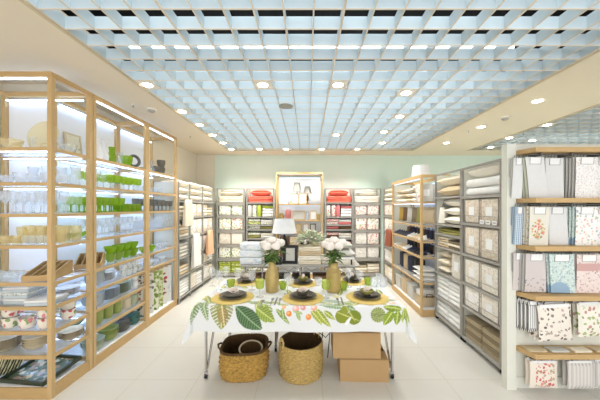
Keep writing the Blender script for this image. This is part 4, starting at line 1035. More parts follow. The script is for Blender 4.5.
def bin_(loc, rz, w, d, h, m, label):
    t = T('storage_basket', label, 'basket', loc, rz)
    P('body', mesh(('bin', w, d, h), lambda b: (b.rbox(-w / 2, -d / 2, 0, w / 2, d / 2, h * .9, .02), b.box(-w / 2 - .006, -d / 2 - .006, h * .9, w / 2 + .006, d / 2 + .006, h)), m), t)
    for s in (-1, 1): P('handle', mesh('binh', lambda b: b.tube([(0, -.05, 0), (0, -.045, .05), (0, .045, .05), (0, .05, 0)], .007, 6), BROWN), t, (s * (w / 2 - .02), 0, h))
for i, (uu, m, nm) in enumerate(((-.48, PGREY, 'grey'), (-.18, SAND, 'sand'), (.12, PGREY, 'grey'), (.44, SAND, 'sand'))):
    bin_(EU.w(uu, .2, .101), R(-90), .26, .3, .24 if i < 3 else .14, m, '%s fabric storage basket on the etagere floor, %s from the far end' % (nm, ORD[i]))
stack(EU, .44, .05, .251, 1, .15, .3, .09, 2, [WHITE], 'white folded blanket lying on the sand basket', 'etagere floor', None, 'folded_blanket', 'blanket')

# aisle rack on casters, two bays
A1 = Unit(1.92, 3.715, R(-90)); A2 = Unit(1.92, 3.015, R(-90))
lvN = [.085, .47, .75, 1.105, 1.48, 1.80]
lvF = [.085, .36, .72, 1.10, 1.29, 1.43, 1.815]
rack('shelving_rack', 'grey aisle rack on casters with white towels, farther of the pair', A1, .69, .42, lvF, 2.15, True, GREYD, .024, pw=.022, group='aisle racks on casters')
rack('shelving_rack', 'grey aisle rack on casters with beige blankets at its foot, nearer of the pair', A2, .69, .42, lvN, 2.15, True, GREYD, .028, pw=.022, group='aisle racks on casters')
p = 'near aisle rack'
for i, (m, nm, hh) in enumerate(((WHITE, 'white', .10), (WHITE, 'white', .10))):
    stack(A2, 0, .02, lvN[5] + i * .102, 1, .60, .36, .10, 1, [m], '%s rolled-edge quilt, %s one' % (nm, ('lower', 'upper')[i]), 'top shelf of near aisle rack', None, 'folded_quilt', 'quilt')
pillow(A2.w(0, .20, lvN[5] + .206), R(-90), .60, .38, .17, IVORY, 'plump ivory pillow on top of two white quilts, near aisle rack', None, seed=1)
bags = [(LACEP, 'beige damask'), (LACEP, 'beige damask'), (PALEP, 'pale damask'), (GREYP, 'grey flowered')]
for k, (z_, h) in enumerate(((lvN[4], .285), (lvN[3], .335), (lvN[2], .30), (lvN[1], .255))):
    bay_packs(A2, .69, z_, 4 - k, p, [bags[k][0], (LACEP if k < 2 else PALEP)], [bags[k][1], 'beige damask' if k < 2 else 'pale damask'], h, zipm=GREY, cardw=.36, cardh=.34, d=.20, dd=.012)
BLKT = M('tan_wool', (178, 162, 132), .9, noise=.08, bump=.25, scale=40)
for i in range(2):
    for k in range(5):
        folded(A2.w(-.165 + .33 * i, .17, lvN[0] + .001 + k * .050), R(-90), .30, .30, .049, 2, TAUPE if k % 2 else BLKT, '%s folded blanket, %s pile, %s, foot of near aisle rack' % ('taupe' if k % 2 else 'tan', ('farther', 'nearer')[i], stk(k, 5)), 'beige blankets at the foot of the aisle rack', 'folded_blanket', 'blanket', k)
for i in range(3):
    t = T('shelf_price_tag', 'white price tag on the upper basket lip of near aisle rack, %s' % row(i, 3), 'price tag', A2.w(.06 + .10 * i, -.005, lvN[4] + .004), R(-90), 'price tags on the near aisle rack')
    P('card', mesh('ptag', lambda b: b.box(-.035, -.004, 0, .035, -.002, .045), CARD, False), t)
    P('print', mesh('ptagp', lambda b: b.box(-.022, -.005, .018, .022, -.0042, .026), INK, False), t)
# wire basket fronts
for k, z_ in enumerate((lvN[4], lvN[3], lvN[2], lvN[1])):
    t = T('shelf_basket_front', 'wire basket front across the %s pair of clear bags, near aisle rack' % ORD[k], 'basket front', A2.w(0, -.004, z_ + .002), R(-90), 'wire fronts of the near aisle rack')
    P('wire', mesh('wbf', lambda b: b.tube([(-.31, 0, .003), (-.31, 0, .085), (.31, 0, .085), (.31, 0, .003)], .003, 6), GREY), t)
    P('divider', mesh('wbd', lambda b: b.box(-.004, -.002, .0, .004, .002, .085), GREY, False), t)
p = 'far aisle rack'
pillows(A1, .69, lvF[6], p, [SAND, CREAM], 'cream pillow', 2, .15, dp=.35, seed=3)
for k in range(3):
    pillow(A1.w(.075, .19, lvF[5] + .001 + k * .122), R(-90), .44, .34, .12, IVORY, 'ivory rolled cushion, %s of its pile, second shelf of far aisle rack' % stk(k, 3), 'cushions in the far aisle rack', 'cushion', 'cushion', seed=k)
robe(A1.w(-.245, .08, lvF[5] + .235), R(-90), IVORY, 'ivory ruffled cloth hanging left of the cushions, far aisle rack', .225, 'hanging_cloth', 'cloth', .38)
stack(A1, 0, .02, lvF[4], 2, .60, .34, .035, 1, [OLIVE], 'olive folded throw', 'third shelf of far aisle rack', 'olive throws', TL, 'throw')
stack(A1, -.15, .02, lvF[3], 4, .28, .34, .036, 1, [SAND, CREAM], 'sand folded throw, left pile', 'fourth shelf of far aisle rack', 'sand throws', TL, 'throw')
stack(A1, .15, .02, lvF[3], 3, .30, .34, .036, 1, [TAUPE, CREAM], 'taupe folded throw, right pile', 'fourth shelf of far aisle rack', 'taupe throws', TL, 'throw')
for k in range(3):
    pillow(A1.w(-.16, .19, lvF[2] + .001 + k * .11), R(-90), .28, .34, .108, CREAM, 'cream cushion, %s of its pile, fifth shelf of far aisle rack' % stk(k, 3), 'cushions in the far aisle rack', 'cushion', 'cushion', seed=k)
pack(A1.w(.17, .13, lvF[2] + .001), R(-90), .26, .18, .33, PALEP, 'pale damask set in a clear bag, right on fifth shelf of far aisle rack', None)
stack(A1, -.16, .02, lvF[1], 5, .29, .34, .062, 1, [WHITE], 'white folded towel, left pile', 'sixth shelf of far aisle rack', 'white towels in the far aisle rack', TW, 'towel')
stack(A1, .15, .02, lvF[1], 5, .30, .34, .060, 1, [WHITE], 'white folded towel, right pile', 'sixth shelf of far aisle rack', 'white towels in the far aisle rack', TW, 'towel')
stack(A1, -.16, .02, lvF[0], 3, .29, .34, .072, 1, [WHITE], 'white folded bath sheet, left pile', 'bottom shelf of far aisle rack', 'bath sheets in the far aisle rack', TW, 'towel')
stack(A1, .15, .02, lvF[0], 3, .30, .34, .070, 1, [WHITE], 'white folded bath sheet, right pile', 'bottom shelf of far aisle rack', 'bath sheets in the far aisle rack', TW, 'towel')

# ---------------------------------------------------------------- display panel facing the camera
ST_('wall_panel', bx((1.913, 2.50, 0, 3.6, 2.62, 2.25)).mesh('wall_panel', PANEL, False))
ST_('wall_post', bx((1.83, 2.47, 0, 1.912, 2.54, 2.25)).mesh('wall_post', PANEL, False))
ST_('baseboard_panel', bx((1.826, 2.462, 0, 1.912, 2.47, .10), (1.913, 2.49, 0, 3.6, 2.50, .10)).mesh('baseboard_panel', PANEL, False))
PX0, PX1, PF = 1.92, 3.1, 2.33
SZ = [2.17, 1.73, 1.31, .88, .375]
for i, z in enumerate(SZ):
    t = T('display_shelf', 'oak shelf board on the right display panel, %s' % ('topmost', 'second from top', 'third from top', 'fourth from top', 'lowest')[i], 'shelf', (PX0, PF, z), 0, 'oak shelves on the right display panel')
    P('board', mesh('dsb', lambda b: b.prism([(0, .165), (.055, 0), (PX1 - PX0, 0), (PX1 - PX0, .165)], 2, -.022, .018), OAKD, False), t)
    P('rail', mesh('dsr', lambda b: b.tube([(.04, .05, -.036), (PX1 - PX0, .05, -.036)], .006, 8), GREYW), t)
    for j in range(4): P('bracket', mesh('dsbk', lambda b: b.box(-.006, .03, -.05, .006, .165, -.022), GREYW, False), t, (.13 + .27 * j, 0, 0))
def teatowel(x, y, ztop, w, h, mat, label, group, lean=0, front=False, yaw=0, L=.008):
    """towels hung by their header cards under a shelf, leaning sideways"""
    t = T('tea_towel', label, 'tea towel', (x, y, ztop), 0, group, rot=(R(4), 0, yaw))
    sh = lean
    P('cloth', mesh(('tt', w, h, L, sh), lambda b: b._add(*slab(w, h, L, sh)), mat, angle=50), t)
    P('hook', mesh('tth', lambda b: b.tube([(0, 0, -.004), (.0, 0, .012), (.008, 0, .02), (.0, 0, .028)], .0025, 6), GREYW), t)
    if front:
        P('header_card', mesh(('ttc', w), lambda b: b.box(-w * .30, -.0075, -.062, w * .30, -.0055, -.004), CARD, False), t, (sh * .03, 0, 0), label='white header card')
        P('header_card_border', mesh(('ttcb', w), lambda b: (b.box(-w * .30, -.0085, -.064, w * .30, -.0076, -.061), b.box(-w * .30, -.0085, -.061, -w * .30 + .003, -.0076, -.004), b.box(w * .30 - .003, -.0085, -.061, w * .30, -.0076, -.004)), INK, False), t, (sh * .03, 0, 0), label='thin grey border')
    return t
def slab(w, h, L, sh):
    nx, nz = 5, 6; vs = []; fs = []
    for s in (-1, 1):
        for j in range(nz + 1):
            v = j / nz
            for i in range(nx + 1):
                q = -1 + 2 * i / nx
                e = 1 if 0 < i < nx and 0 < j < nz else .35
                vs.append((q * w / 2 + sh * v * h, s * L * .5 * e + .004 * math.sin(3 * v + q * 2) * v, -v * h))
    k = (nx + 1) * (nz + 1)
    for j in range(nz):
        for i in range(nx):
            a = j * (nx + 1) + i
            fs.append((a, a + 1, a + nx + 2, a + nx + 1)); fs.append((k + a, k + a + nx + 1, k + a + nx + 2, k + a + 1))
    per = [j * (nx + 1) for j in range(nz + 1)] + [nz * (nx + 1) + i for i in range(1, nx + 1)] + [j * (nx + 1) + nx for j in range(nz - 1, -1, -1)] + [i for i in range(nx - 1, 0, -1)]
    m = len(per)
    for a in range(m): fs.append((per[a], k + per[a], k + per[(a + 1) % m], per[(a + 1) % m]))
    return vs, fs
LINE = PR('line_sketch_print', (240, 239, 236), [(214, 208, 204), (222, 216, 212), (222, 208, 202)], 60, .36)
STEM = PR('meadow_print', (228, 224, 210), [(226, 140, 120), (150, 160, 110), (206, 176, 110), (226, 120, 110)], 48, .5, region=(.0, -.20, .06, .09))
MEAD = PR('meadow_back', (222, 217, 202), [(190, 170, 150), (176, 176, 150), (206, 180, 160)], 40, .36)
BERRY = PR('berry_print', (242, 242, 240), [(240, 176, 166), (170, 184, 200), (186, 194, 170), (236, 206, 184)], 36, .36)
BLUEL = PR('blue_lace_print', (206, 222, 216), [(164, 186, 192), (176, 194, 196), (222, 232, 228)], 50, .42, region=(.0, -.36, .10, .11, (150, 178, 200)))
PINKS = PR('pink_script_print', (234, 218, 212), [(206, 176, 170), (190, 166, 162), (240, 228, 224)], 44, .36, region=(0, -.115, .2, .035, (208, 168, 162)))
SCRO = PR('scroll_print', (212, 203, 200), [(150, 142, 140), (176, 168, 164)], 34, .30, region=(0, -.36, .2, .14))
GRYL = M('grey_linen', (196, 194, 188), .85, noise=.05, bump=.2, scale=50)
BLUC = ST('blue_check', (120, 150, 176), (206, 218, 226), 0, 60, .5, .8, True)
def px(x, Y): return (x - 307) / 270 * Y
TT = []   # rows of sets: (centre px, layers, width, mat back, mat front, names, lean)
TWH = M('white_linen', (226, 226, 224), .85, noise=.03, bump=.15, scale=40)
SAGE = M('sage_linen', (206, 208, 186), .85)
rows_ = [(SZ[0] - .055, .365, [(521, 4, .09, PGREY, TWH, 'pale grey', 'white', 0), (538, 5, .165, SAGE, TWH, 'pale sage', 'plain white', .16), (558.5, 4, .16, GRYL, TWH, 'grey linen', 'plain white', .08), (586, 6, .19, GRYL, LINE, 'grey linen', 'sketch printed', .05), (609, 4, .19, GRYL, LINE, 'grey linen', 'sketch printed', .06)], 'first'),
         (SZ[1] - .055, .345, [(522, 4, .07, BLUC, BLUC, 'blue checked', 'blue checked', 0), (538.5, 6, .17, MEAD, STEM, 'meadow printed', 'meadow printed with red flowers', .03), (562, 4, .17, GRYL, TWH, 'grey linen', 'plain white', .12), (586, 6, .19, BLUEL, BERRY, 'grey print', 'berry printed', .05), (609, 4, .19, BERRY, BERRY, 'orange printed', 'berry printed', .06)], 'second'),
         (SZ[2] - .055, .35, [(523, 3, .09, GRYL, SCRO, 'mauve grey', 'mauve grey', .03), (537, 5, .185, GRYL, SCRO, 'mauve grey', 'mauve with scroll border', .03), (561, 7, .215, BLUEL, BLUEL, 'pale teal', 'pale teal with blue scroll', .12), (588, 6, .21, GRYL, PINKS, 'grey linen', 'pink printed', .06), (612, 3, .2, PINKS, PINKS, 'pink printed', 'pink printed', .08)], 'third')]
for zt, h, sets, rn in rows_:
    for si, (cx_, n, w, mb, mf, nb, nf, lean) in enumerate(sets):
        for k in range(n):
            last = k == n - 1
            y = 2.478 - k * .017 - (.0085 if si % 2 else 0)
            x = px(cx_, 2.40) - lean * h * .5 - (n - 1 - k) * (.007 if si == 0 else .013)
            lab = '%s tea towel, %s, %s set, %s panel shelf' % (nf if last else nb, 'frontmost' if last else ORD[n - 1 - k] + ' behind the front', ORD[si], rn)
            teatowel(x, y, zt - .004 * (k % 2), w, h, mf if last else mb, lab, 'tea towels hung under the %s panel shelf' % rn, lean, last)
# fourth row: zip packs of kitchen textiles, hanging slanted
FLW = PR('dark_flower_print', (238, 230, 218), [(150, 132, 122), (110, 96, 90), (190, 170, 160)], 26, .36)
GFL = PR('green_flower_print', (240, 236, 222), [(170, 186, 120), (200, 150, 140), (150, 160, 110)], 26, .38)
BWC = ST('black_white_check', (60, 58, 58), (232, 230, 226), 0, 60, .5, .8, True)
def zpack(x, y, z, w, h, d, mat, label, group, rz=0, tilt=0, slant=0):
    t = T('hanging_textile_pack', label, 'textile pack', (x, y, z), group=group, rot=(tilt, slant, rz))
    P('bag', mesh(('zpk', w, h, d), lambda b: b.cushion(w, h, d, 8, (0, 0, -d / 2), 6), mat), t, (0, 0, -h / 2), (R(90), 0, 0))
    P('header_strip', mesh(('zph', w), lambda b: b.rbox(-w / 2 + .02, -.006, -.035, w / 2 - .02, .006, .008, .003), CARD), t, label='white header strip')
    for s in (-1, 1): P('hook', mesh('zhk', lambda b: b.tube([(0, 0, .006), (0, 0, .022), (0, -.012, .034)], .004, 6), BLACK), t, (s * w * .3, 0, 0))
zr = 'packs hung under the fourth panel shelf'
for k in range(4):
    zpack(px(524, 2.44) + .018 * k, 2.475 - .022 * k, SZ[3] - .055, .10, .27, .02, BWC, 'black and white checked narrow pack, %s, left end under fourth panel shelf' % row(k, 4), zr)
for k in range(3):
    zpack(px(556, 2.36) - .012 * (2 - k), 2.45 - .035 * k, SZ[3] - .06 - .006 * k, .30, .32, .03, FLW, 'dark flower printed pack, %s, left group under fourth panel shelf' % ('back', 'middle', 'front')[k], zr, slant=R(-3))
for k in range(2):
    zpack(px(597, 2.36) + .0, 2.45 - .045 * k, SZ[3] - .06, .27, .31, .035, GFL, 'green flower printed pack, %s, right group under fourth panel shelf' % ('back', 'front')[k], zr, slant=R(-3))
ROSW = PR('rose_wreath_print', (238, 228, 214), [(210, 110, 110), (190, 170, 140), (228, 150, 140)], 36, .45, region=(0, 0, .085, .085))
PLD = ST('grey_plaid', (190, 184, 178), (222, 218, 212), 0, 32, .5, .8, True)
for k in range(2):
    zpack(px(544, 2.40), 2.455 - .05 * k, SZ[4] - .078, .25, .24, .04, ROSW, 'rose printed oven mitt pack hanging low on the left, %s one' % ('back', 'front')[k], 'packs hung under the lowest panel shelf')
    zpack(px(581, 2.40), 2.455 - .05 * k, SZ[4] - .078, .24, .25, .04, PLD, 'grey plaid pack hanging low on the right, %s one' % ('back', 'front')[k], 'packs hung under the lowest panel shelf')
zpack(px(608, 2.40), 2.43, SZ[4] - .078, .22, .25, .05, PLD, 'grey plaid pack at the far right under the lowest panel shelf', 'packs hung under the lowest panel shelf')
for i in range(4):
    stack(Unit(px(535 + 22 * i, 2.40), PF + .02, 0), 0, 0, SZ[4] + .018, 1, .15, .10, .018, 1, [(SAND, PGREY, CREAM, SAND)[i]], '%s folded cloth lying on the lowest panel shelf, %s' % (('sand', 'grey', 'cream', 'sand')[i], row(i, 4)), '', 'cloths on the lowest panel shelf', 'folded_cloth', 'cloth')

# ================================================================ DINING TABLE IN FRONT
TX0, TX1, TY0, TY1, TZ = -1.04, .90, 2.50, 3.42, .75
t = T('folding_table', 'long folding table on chrome legs under the leaf-printed cloth', 'table', (0, 0, 0))
P('tabletop', mesh('ttop', lambda b: b.rbox(TX0 + .004, TY0 + .004, TZ - .035, TX1 - .004, TY1 - .004, TZ - .002, .006), M('table_board', (210, 200, 184), .6)), t)
for (x, y, a) in ((-.985, 2.635, .10), (.83, 2.635, -.10), (-.95, 3.30, .10), (.80, 3.30, -.10), (-.36, 3.12, .08), (.32, 3.12, -.08)):
    P('leg', mesh(('tleg', a), lambda b: (b.cyl((0, 0, .07), (0, 0, TZ - .037), .013, n=10)), CHROME), t, (x, y, 0))
    P('brace', mesh(('tbr', a), lambda b: b.cyl((a * .08, .016, .09), (a, .05, TZ - .04), .010, n=8), CHROME), t, (x, y, 0))
    c = P('caster', mesh('tcf', lambda b: b.box(-.014, -.016, .03, .014, .016, .069), CHROME, False), t, (x, y, 0))
    P('wheel', mesh('tcw', lambda b: b.cyl((-.011, 0, .0275), (.011, 0, .0275), .027, n=14), BLACK), c)
# the cloth: a sheet over the top with hanging sides; the printed leaves are its dye
def cloth():
    st = .0055; ov = .235; sv = .20
    us = np.arange(TX0 - sv, TX1 + sv + st / 2, st); vs_ = np.arange(TY0 - ov, TY1 + ov + st / 2, st)
    Ug, Vg = np.meshgrid(us, vs_)
    du = np.maximum(0, np.maximum(TX0 - Ug, Ug - TX1)); dv = np.maximum(0, np.maximum(TY0 - Vg, Vg - TY1))
    sx = np.where(Ug < (TX0 + TX1) / 2, -1, 1); sy = np.where(Vg < (TY0 + TY1) / 2, -1, 1)
    X = np.clip(Ug, TX0, TX1); Y = np.clip(Vg, TY0, TY1)
    mn = np.minimum(du, dv); mxx = np.maximum(du, dv); tot = mxx + .42 * mn
    rad = .012
    outx = np.where(du > 0, np.minimum(du, rad) * .9, 0) + .42 * mn * np.where(du + dv > 0, du / (du + dv + 1e-9), 0) * 1.3
    outy = np.where(dv > 0, np.minimum(dv, rad) * .9, 0) + .42 * mn * np.where(du + dv > 0, dv / (du + dv + 1e-9), 0) * 1.3
    wav = (np.sin(Ug * 8.3 + .6) * .35 + np.sin(Ug * 17.0 + 1.9) * .25 + .6)
    wav2 = (np.sin(Vg * 9.0) * .4 + .6)
    outy = outy + np.where(dv > 0, (dv / ov) ** 1.4 * .022 * wav, 0)
    outx = outx + np.where(du > 0, (du / sv) ** 1.4 * .022 * wav2, 0)
    X = X + sx * outx; Y = Y + sy * outy
    Z = TZ + .004 - np.maximum(0, tot - rad * .35) - .0
    Z = np.where((du == 0) & (dv == 0), TZ + .004, Z)
    # ---- printed pattern in cloth coordinates (a = along the table, s = past the front edge, negative on the top)
    A = Ug; Sd = np.where(Vg <= TY1, TY0 - Vg, -(TY1 - TY0))
    col = np.zeros(A.shape + (3,)); col[:] = lin((226, 227, 226))[:3]
    def p2c(p):
        x, y = p
        if y < 306.2:
            Yd = .916 * 270 / (y - 207); return ((x - 307) / 270 * Yd, TY0 - Yd)
        return ((x - 307) / 270 * 2.49, (y - 306.2) * 2.49 / 270)
    def leaf(p0, p1, w, c, cv, kind='plain', bend=0, skew=.42):
        (a0, s0), (a1, s1) = p2c(p0), p2c(p1)
        L = math.hypot(a1 - a0, s1 - s0); e = ((a1 - a0) / L, (s1 - s0) / L)
        t_ = ((A - a0) * e[0] + (Sd - s0) * e[1]) / L; n_ = -(A - a0) * e[1] + (Sd - s0) * e[0]
        n_ = n_ - bend * np.sin(np.clip(t_, 0, 1) * PI)
        tt = np.clip(t_, 1e-6, 1)
        prof = w * np.sin(PI * tt ** (skew / .5 * .72 + .28 * 0 if False else math.log(.5) / math.log(skew))) ** .8
        an = np.abs(n_)
        m = (t_ > 0) & (t_ < 1) & (an < prof)
        ph = (tt * L * 1.0 - an * .55) * (2 * PI / .026)
        if kind == 'monstera': m &= ~((np.sin(ph * .8) > .62) & (an > .42 * prof) & (tt < .95))
        if kind == 'palm': m &= ~((np.sin(ph * 1.0) > .55) & (an > .62 * prof))
        base = np.array(lin(c)[:3]); vein = np.array(lin(cv)[:3])
        k = .5 + .5 * np.sin(ph * 1.0)
        k = (k > .9) * .42 + (k > .6) * .08
        k = np.where(an < .0045 + .002 * (1 - tt), 1.0, k)
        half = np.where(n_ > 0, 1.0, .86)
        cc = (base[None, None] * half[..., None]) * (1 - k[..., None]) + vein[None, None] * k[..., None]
        col[m] = cc[m]
    def disc(p, r, c, c2=None, nsp=0, sq=1.0):
        a0, s0 = p2c(p); dx = A - a0; ds = (Sd - s0) / sq; q = np.hypot(dx, ds); m = q < r
        col[m] = lin(c)[:3]
        if nsp:
            an = np.arctan2(ds, dx); m2 = m & (np.sin(an * nsp) > .25) & (q > .12 * r); col[m2] = lin(c2)[:3]
        elif c2:
            m2 = np.hypot(dx + r * .25, ds + r * .25) < r * .5; col[m2 & m] = lin(c2)[:3]
    # print lying on the top of the table
    rg = random.Random(5)
    for xx in range(206, 420, 9):
        yy = rg.uniform(283, 303)
        leaf((xx, yy), (xx + rg.uniform(-9, 9), yy + rg.uniform(-5, 5) + 6), rg.uniform(.02, .035), rg.choice([(150, 160, 90), (186, 182, 110), (120, 150, 90), (214, 196, 110)]), (220, 220, 170))
    for xx, yy in ((398, 299), (405, 302), (392, 303), (386, 297), (222, 299), (217, 294)): disc((xx, yy), .035, (236, 196, 176), (244, 224, 206))
    leaf((322, 300), (352, 304), .035, (148, 170, 150), (206, 216, 200)); leaf((344, 303), (366, 300), .03, (160, 178, 160), (214, 220, 206))
    leaf((207, 297), (198, 300), .05, (196, 192, 110), (230, 226, 170))
    for xx in range(214, 402, 7):
        yy = rg.uniform(300.5, 304.5); dx = rg.choice((-1, 1)) * rg.uniform(7, 13)
        leaf((xx, yy), (xx + dx, yy + rg.uniform(-1, 2.5)), rg.uniform(.014, .03), rg.choice([(128, 152, 84), (160, 172, 96), (112, 140, 90), (178, 180, 110)]), (206, 212, 160))
    # front drop
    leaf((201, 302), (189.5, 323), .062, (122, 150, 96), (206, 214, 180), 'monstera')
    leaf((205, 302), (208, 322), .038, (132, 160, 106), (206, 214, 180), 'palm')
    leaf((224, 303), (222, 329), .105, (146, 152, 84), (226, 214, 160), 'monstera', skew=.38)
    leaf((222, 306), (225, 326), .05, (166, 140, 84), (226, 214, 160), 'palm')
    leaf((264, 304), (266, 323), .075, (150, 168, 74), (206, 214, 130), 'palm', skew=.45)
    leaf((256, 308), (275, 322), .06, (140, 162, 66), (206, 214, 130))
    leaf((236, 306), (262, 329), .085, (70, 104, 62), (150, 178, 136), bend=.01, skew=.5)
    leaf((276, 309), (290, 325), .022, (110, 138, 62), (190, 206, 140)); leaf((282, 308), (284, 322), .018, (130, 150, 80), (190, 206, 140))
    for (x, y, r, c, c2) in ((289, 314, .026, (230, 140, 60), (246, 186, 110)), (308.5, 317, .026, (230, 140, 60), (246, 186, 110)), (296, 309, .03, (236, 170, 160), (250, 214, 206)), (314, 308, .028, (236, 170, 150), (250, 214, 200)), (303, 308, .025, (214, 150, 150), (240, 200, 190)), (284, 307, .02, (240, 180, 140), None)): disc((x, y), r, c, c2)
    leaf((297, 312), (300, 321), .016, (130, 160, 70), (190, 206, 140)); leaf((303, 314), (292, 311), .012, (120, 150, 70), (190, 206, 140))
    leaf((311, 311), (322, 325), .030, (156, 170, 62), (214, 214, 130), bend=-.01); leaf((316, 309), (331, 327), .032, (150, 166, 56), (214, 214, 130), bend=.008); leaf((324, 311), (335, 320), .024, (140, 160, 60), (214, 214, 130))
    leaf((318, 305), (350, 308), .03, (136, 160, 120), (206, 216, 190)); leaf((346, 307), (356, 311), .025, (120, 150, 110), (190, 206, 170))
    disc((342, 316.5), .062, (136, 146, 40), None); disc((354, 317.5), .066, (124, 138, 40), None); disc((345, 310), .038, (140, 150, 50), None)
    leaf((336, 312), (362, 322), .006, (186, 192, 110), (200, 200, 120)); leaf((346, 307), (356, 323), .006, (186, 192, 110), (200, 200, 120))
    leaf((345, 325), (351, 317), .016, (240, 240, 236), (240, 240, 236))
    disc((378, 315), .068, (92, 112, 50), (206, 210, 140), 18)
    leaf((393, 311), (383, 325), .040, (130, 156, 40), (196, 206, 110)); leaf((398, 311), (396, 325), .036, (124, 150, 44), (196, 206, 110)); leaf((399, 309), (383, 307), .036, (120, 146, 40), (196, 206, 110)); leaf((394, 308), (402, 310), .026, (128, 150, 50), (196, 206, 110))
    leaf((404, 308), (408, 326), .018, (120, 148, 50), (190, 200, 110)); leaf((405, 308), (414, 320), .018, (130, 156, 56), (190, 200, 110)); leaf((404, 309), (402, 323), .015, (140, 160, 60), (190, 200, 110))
    ny, nx = A.shape
    me = bpy.data.meshes.new('tablecloth')
    co = np.stack([X, Y, Z], -1).reshape(-1, 3).astype(np.float32)
    idx = np.arange(nx * ny).reshape(ny, nx)
    q = np.stack([idx[:-1, :-1], idx[:-1, 1:], idx[1:, 1:], idx[1:, :-1]], -1).reshape(-1, 4)
    me.vertices.add(len(co)); me.vertices.foreach_set('co', co.ravel())
    me.loops.add(q.size); me.loops.foreach_set('vertex_index', q.ravel().astype(np.int32))
    me.polygons.add(len(q)); me.polygons.foreach_set('loop_start', np.arange(0, q.size, 4, dtype=np.int32))
    me.update(calc_edges=True)
    ca = me.color_attributes.new('print', 'FLOAT_COLOR', 'POINT')
    rgba = np.ones((nx * ny, 4), np.float32); rgba[:, :3] = col.reshape(-1, 3); ca.data.foreach_set('color', rgba.ravel())
    me.polygons.foreach_set('use_smooth', [True] * len(q))
    m, nt, out = newmat('leaf_printed_cloth'); b = principled(nt, out, .75)
    at = nt.nodes.new('ShaderNodeVertexColor'); at.layer_name = 'print'; nt.links.new(at.outputs[0], b.inputs['Base Color'])
    me.materials.append(m)
    return me
O('tablecloth', cloth(), 'white tablecloth printed with tropical leaves, draped over the long front table', 'tablecloth', (0, 0, 0))
tz = TZ + .0055
def tp(x, y, z=0):
    Y = (1.67 - tz) * 270 / (y - 207); return Vector(((x - 307) / 270 * Y, Y, tz + z))
def fan(b, n=16):
    # pleated napkin standing up as a fan
    vs = []; fs = []
    for i in range(n + 1):
        a = R(28 + 124 * i / n); zig = .009 if i % 2 else -.009
        for r, k in ((.007, .25), (.038, .8), (.064, 1.2)):
            for s_ in (-.0012, .0012): vs.append((r * math.cos(a), zig * k + s_, .002 + r * math.sin(a)))
    for i in range(n):
        o, q = i * 6, i * 6 + 6
        for k in (0, 2): fs += [(o + k, q + k, q + k + 2, o + k + 2), (o + k + 1, o + k + 3, q + k + 3, q + k + 1)]
        fs += [(o, o + 1, q + 1, q), (o + 4, q + 4, q + 5, o + 5)]
    for o in (0, n * 6): fs += [(o, o + 2, o + 3, o + 1), (o + 2, o + 4, o + 5, o + 3)]
    b._add(vs, fs)
settings = [((233, 297.5), 'front left'), ((303, 298), 'front middle'), ((367, 297.5), 'front right'), ((246, 282), 'back left'), ((303, 283.5), 'back middle'), ((352, 281.5), 'back right')]
for i, (pp, nm) in enumerate(settings):
    c = tp(*pp); s = 1 if i < 3 else .85
    lathed('placemat', ('mat', s), [(0, 0), (.205 * s, 0), (.21 * s, .003), (.205 * s, .006), (0, .006)], RAFFIA, 'round golden raffia placemat at the %s place setting' % nm, 'placemat', c, 'raffia placemats', 40)
    plate(c + Vector((0, 0, .007)), .138 * s, PLATE2, 'dark taupe dinner plate on the placemat, %s place setting' % nm, 'dinner plates on placemats', h=.022)
    plate(c + Vector((.008, .006, .021)), .108 * s, PLATE, 'dark brown salad plate on the dinner plate, %s place setting' % nm, 'salad plates on dinner plates', h=.020)
    if i not in (0, 3):
        o = bowl(c + Vector((0, .01, .030)), .068 * s, .045, PLATE2 if i % 2 else OLIVE, 'small bowl on the stacked plates, %s place setting' % nm, 'small bowls on the place settings')
    t = T('napkin', 'blush cloth napkin folded upright on the plates, %s place setting' % nm, 'napkin', c + Vector((0, .012, .046 if i not in (0, 3) else .036)), R(20 * i), 'folded napkins')
    P('cloth', mesh('napk', lambda b: fan(b), NAPK, angle=25), t)
    P('ring', mesh('napr', lambda b: b.tube([(.016 * math.cos(2 * PI * k / 14), .012 * math.sin(2 * PI * k / 14), .022) for k in range(14)], .004, 6, True), SILVER), t)
GL = [('wine', (212, 286), CLEAR, 'clear wine glass at the left end of the table, leftmost'), ('wine', (219, 290), CLEAR, 'clear wine glass at the left end, in front of its neighbours'), ('wine', (226, 285), CLEAR, 'clear wine glass at the left end, beside the pale green cup'),
      ('cup', (231, 287), PGREENG, 'pale green cup behind the front left plates'), ('wine', (238, 287), CLEAR, 'tall clear wine glass left of the gold vase, left one'), ('wine', (252, 290), CLEAR, 'tall clear wine glass left of the gold vase, right one'),
      ('goblet', (260, 297), PGREENG, 'green goblet standing in front of the left gold vase'), ('cup', (283, 289), PGREENG, 'green cup right of the left gold vase'), ('cup', (290, 285), CLEAR, 'clear cup left of the back middle plates'),
      ('wine', (287.5, 294), CLEAR, 'small clear wine glass left of the front middle plates'), ('goblet', (326, 298), PGREENG, 'green goblet standing in front of the right gold vase'), ('cup', (343.5, 290), PGREENG, 'yellow-green cup right of the right gold vase'),
      ('cup', (318, 285), CLEAR, 'clear cup right of the back middle plates'), ('wine', (349, 287), CLEAR, 'clear wine glass right of the right gold vase, left one'), ('wine', (360, 289), CLEAR, 'clear wine glass right of the right gold vase, right one'),
      ('cup', (368, 285), PGREENG, 'pale green cup behind the front right plates'), ('tumbler', (374, 286.5), CLEAR, 'clear tumbler at the right end, left one'), ('tumbler', (383, 286.5), CLEAR, 'clear tumbler at the right end, right one'), ('tumbler', (379, 283), CLEAR, 'clear tumbler at the right end, behind its two neighbours')]
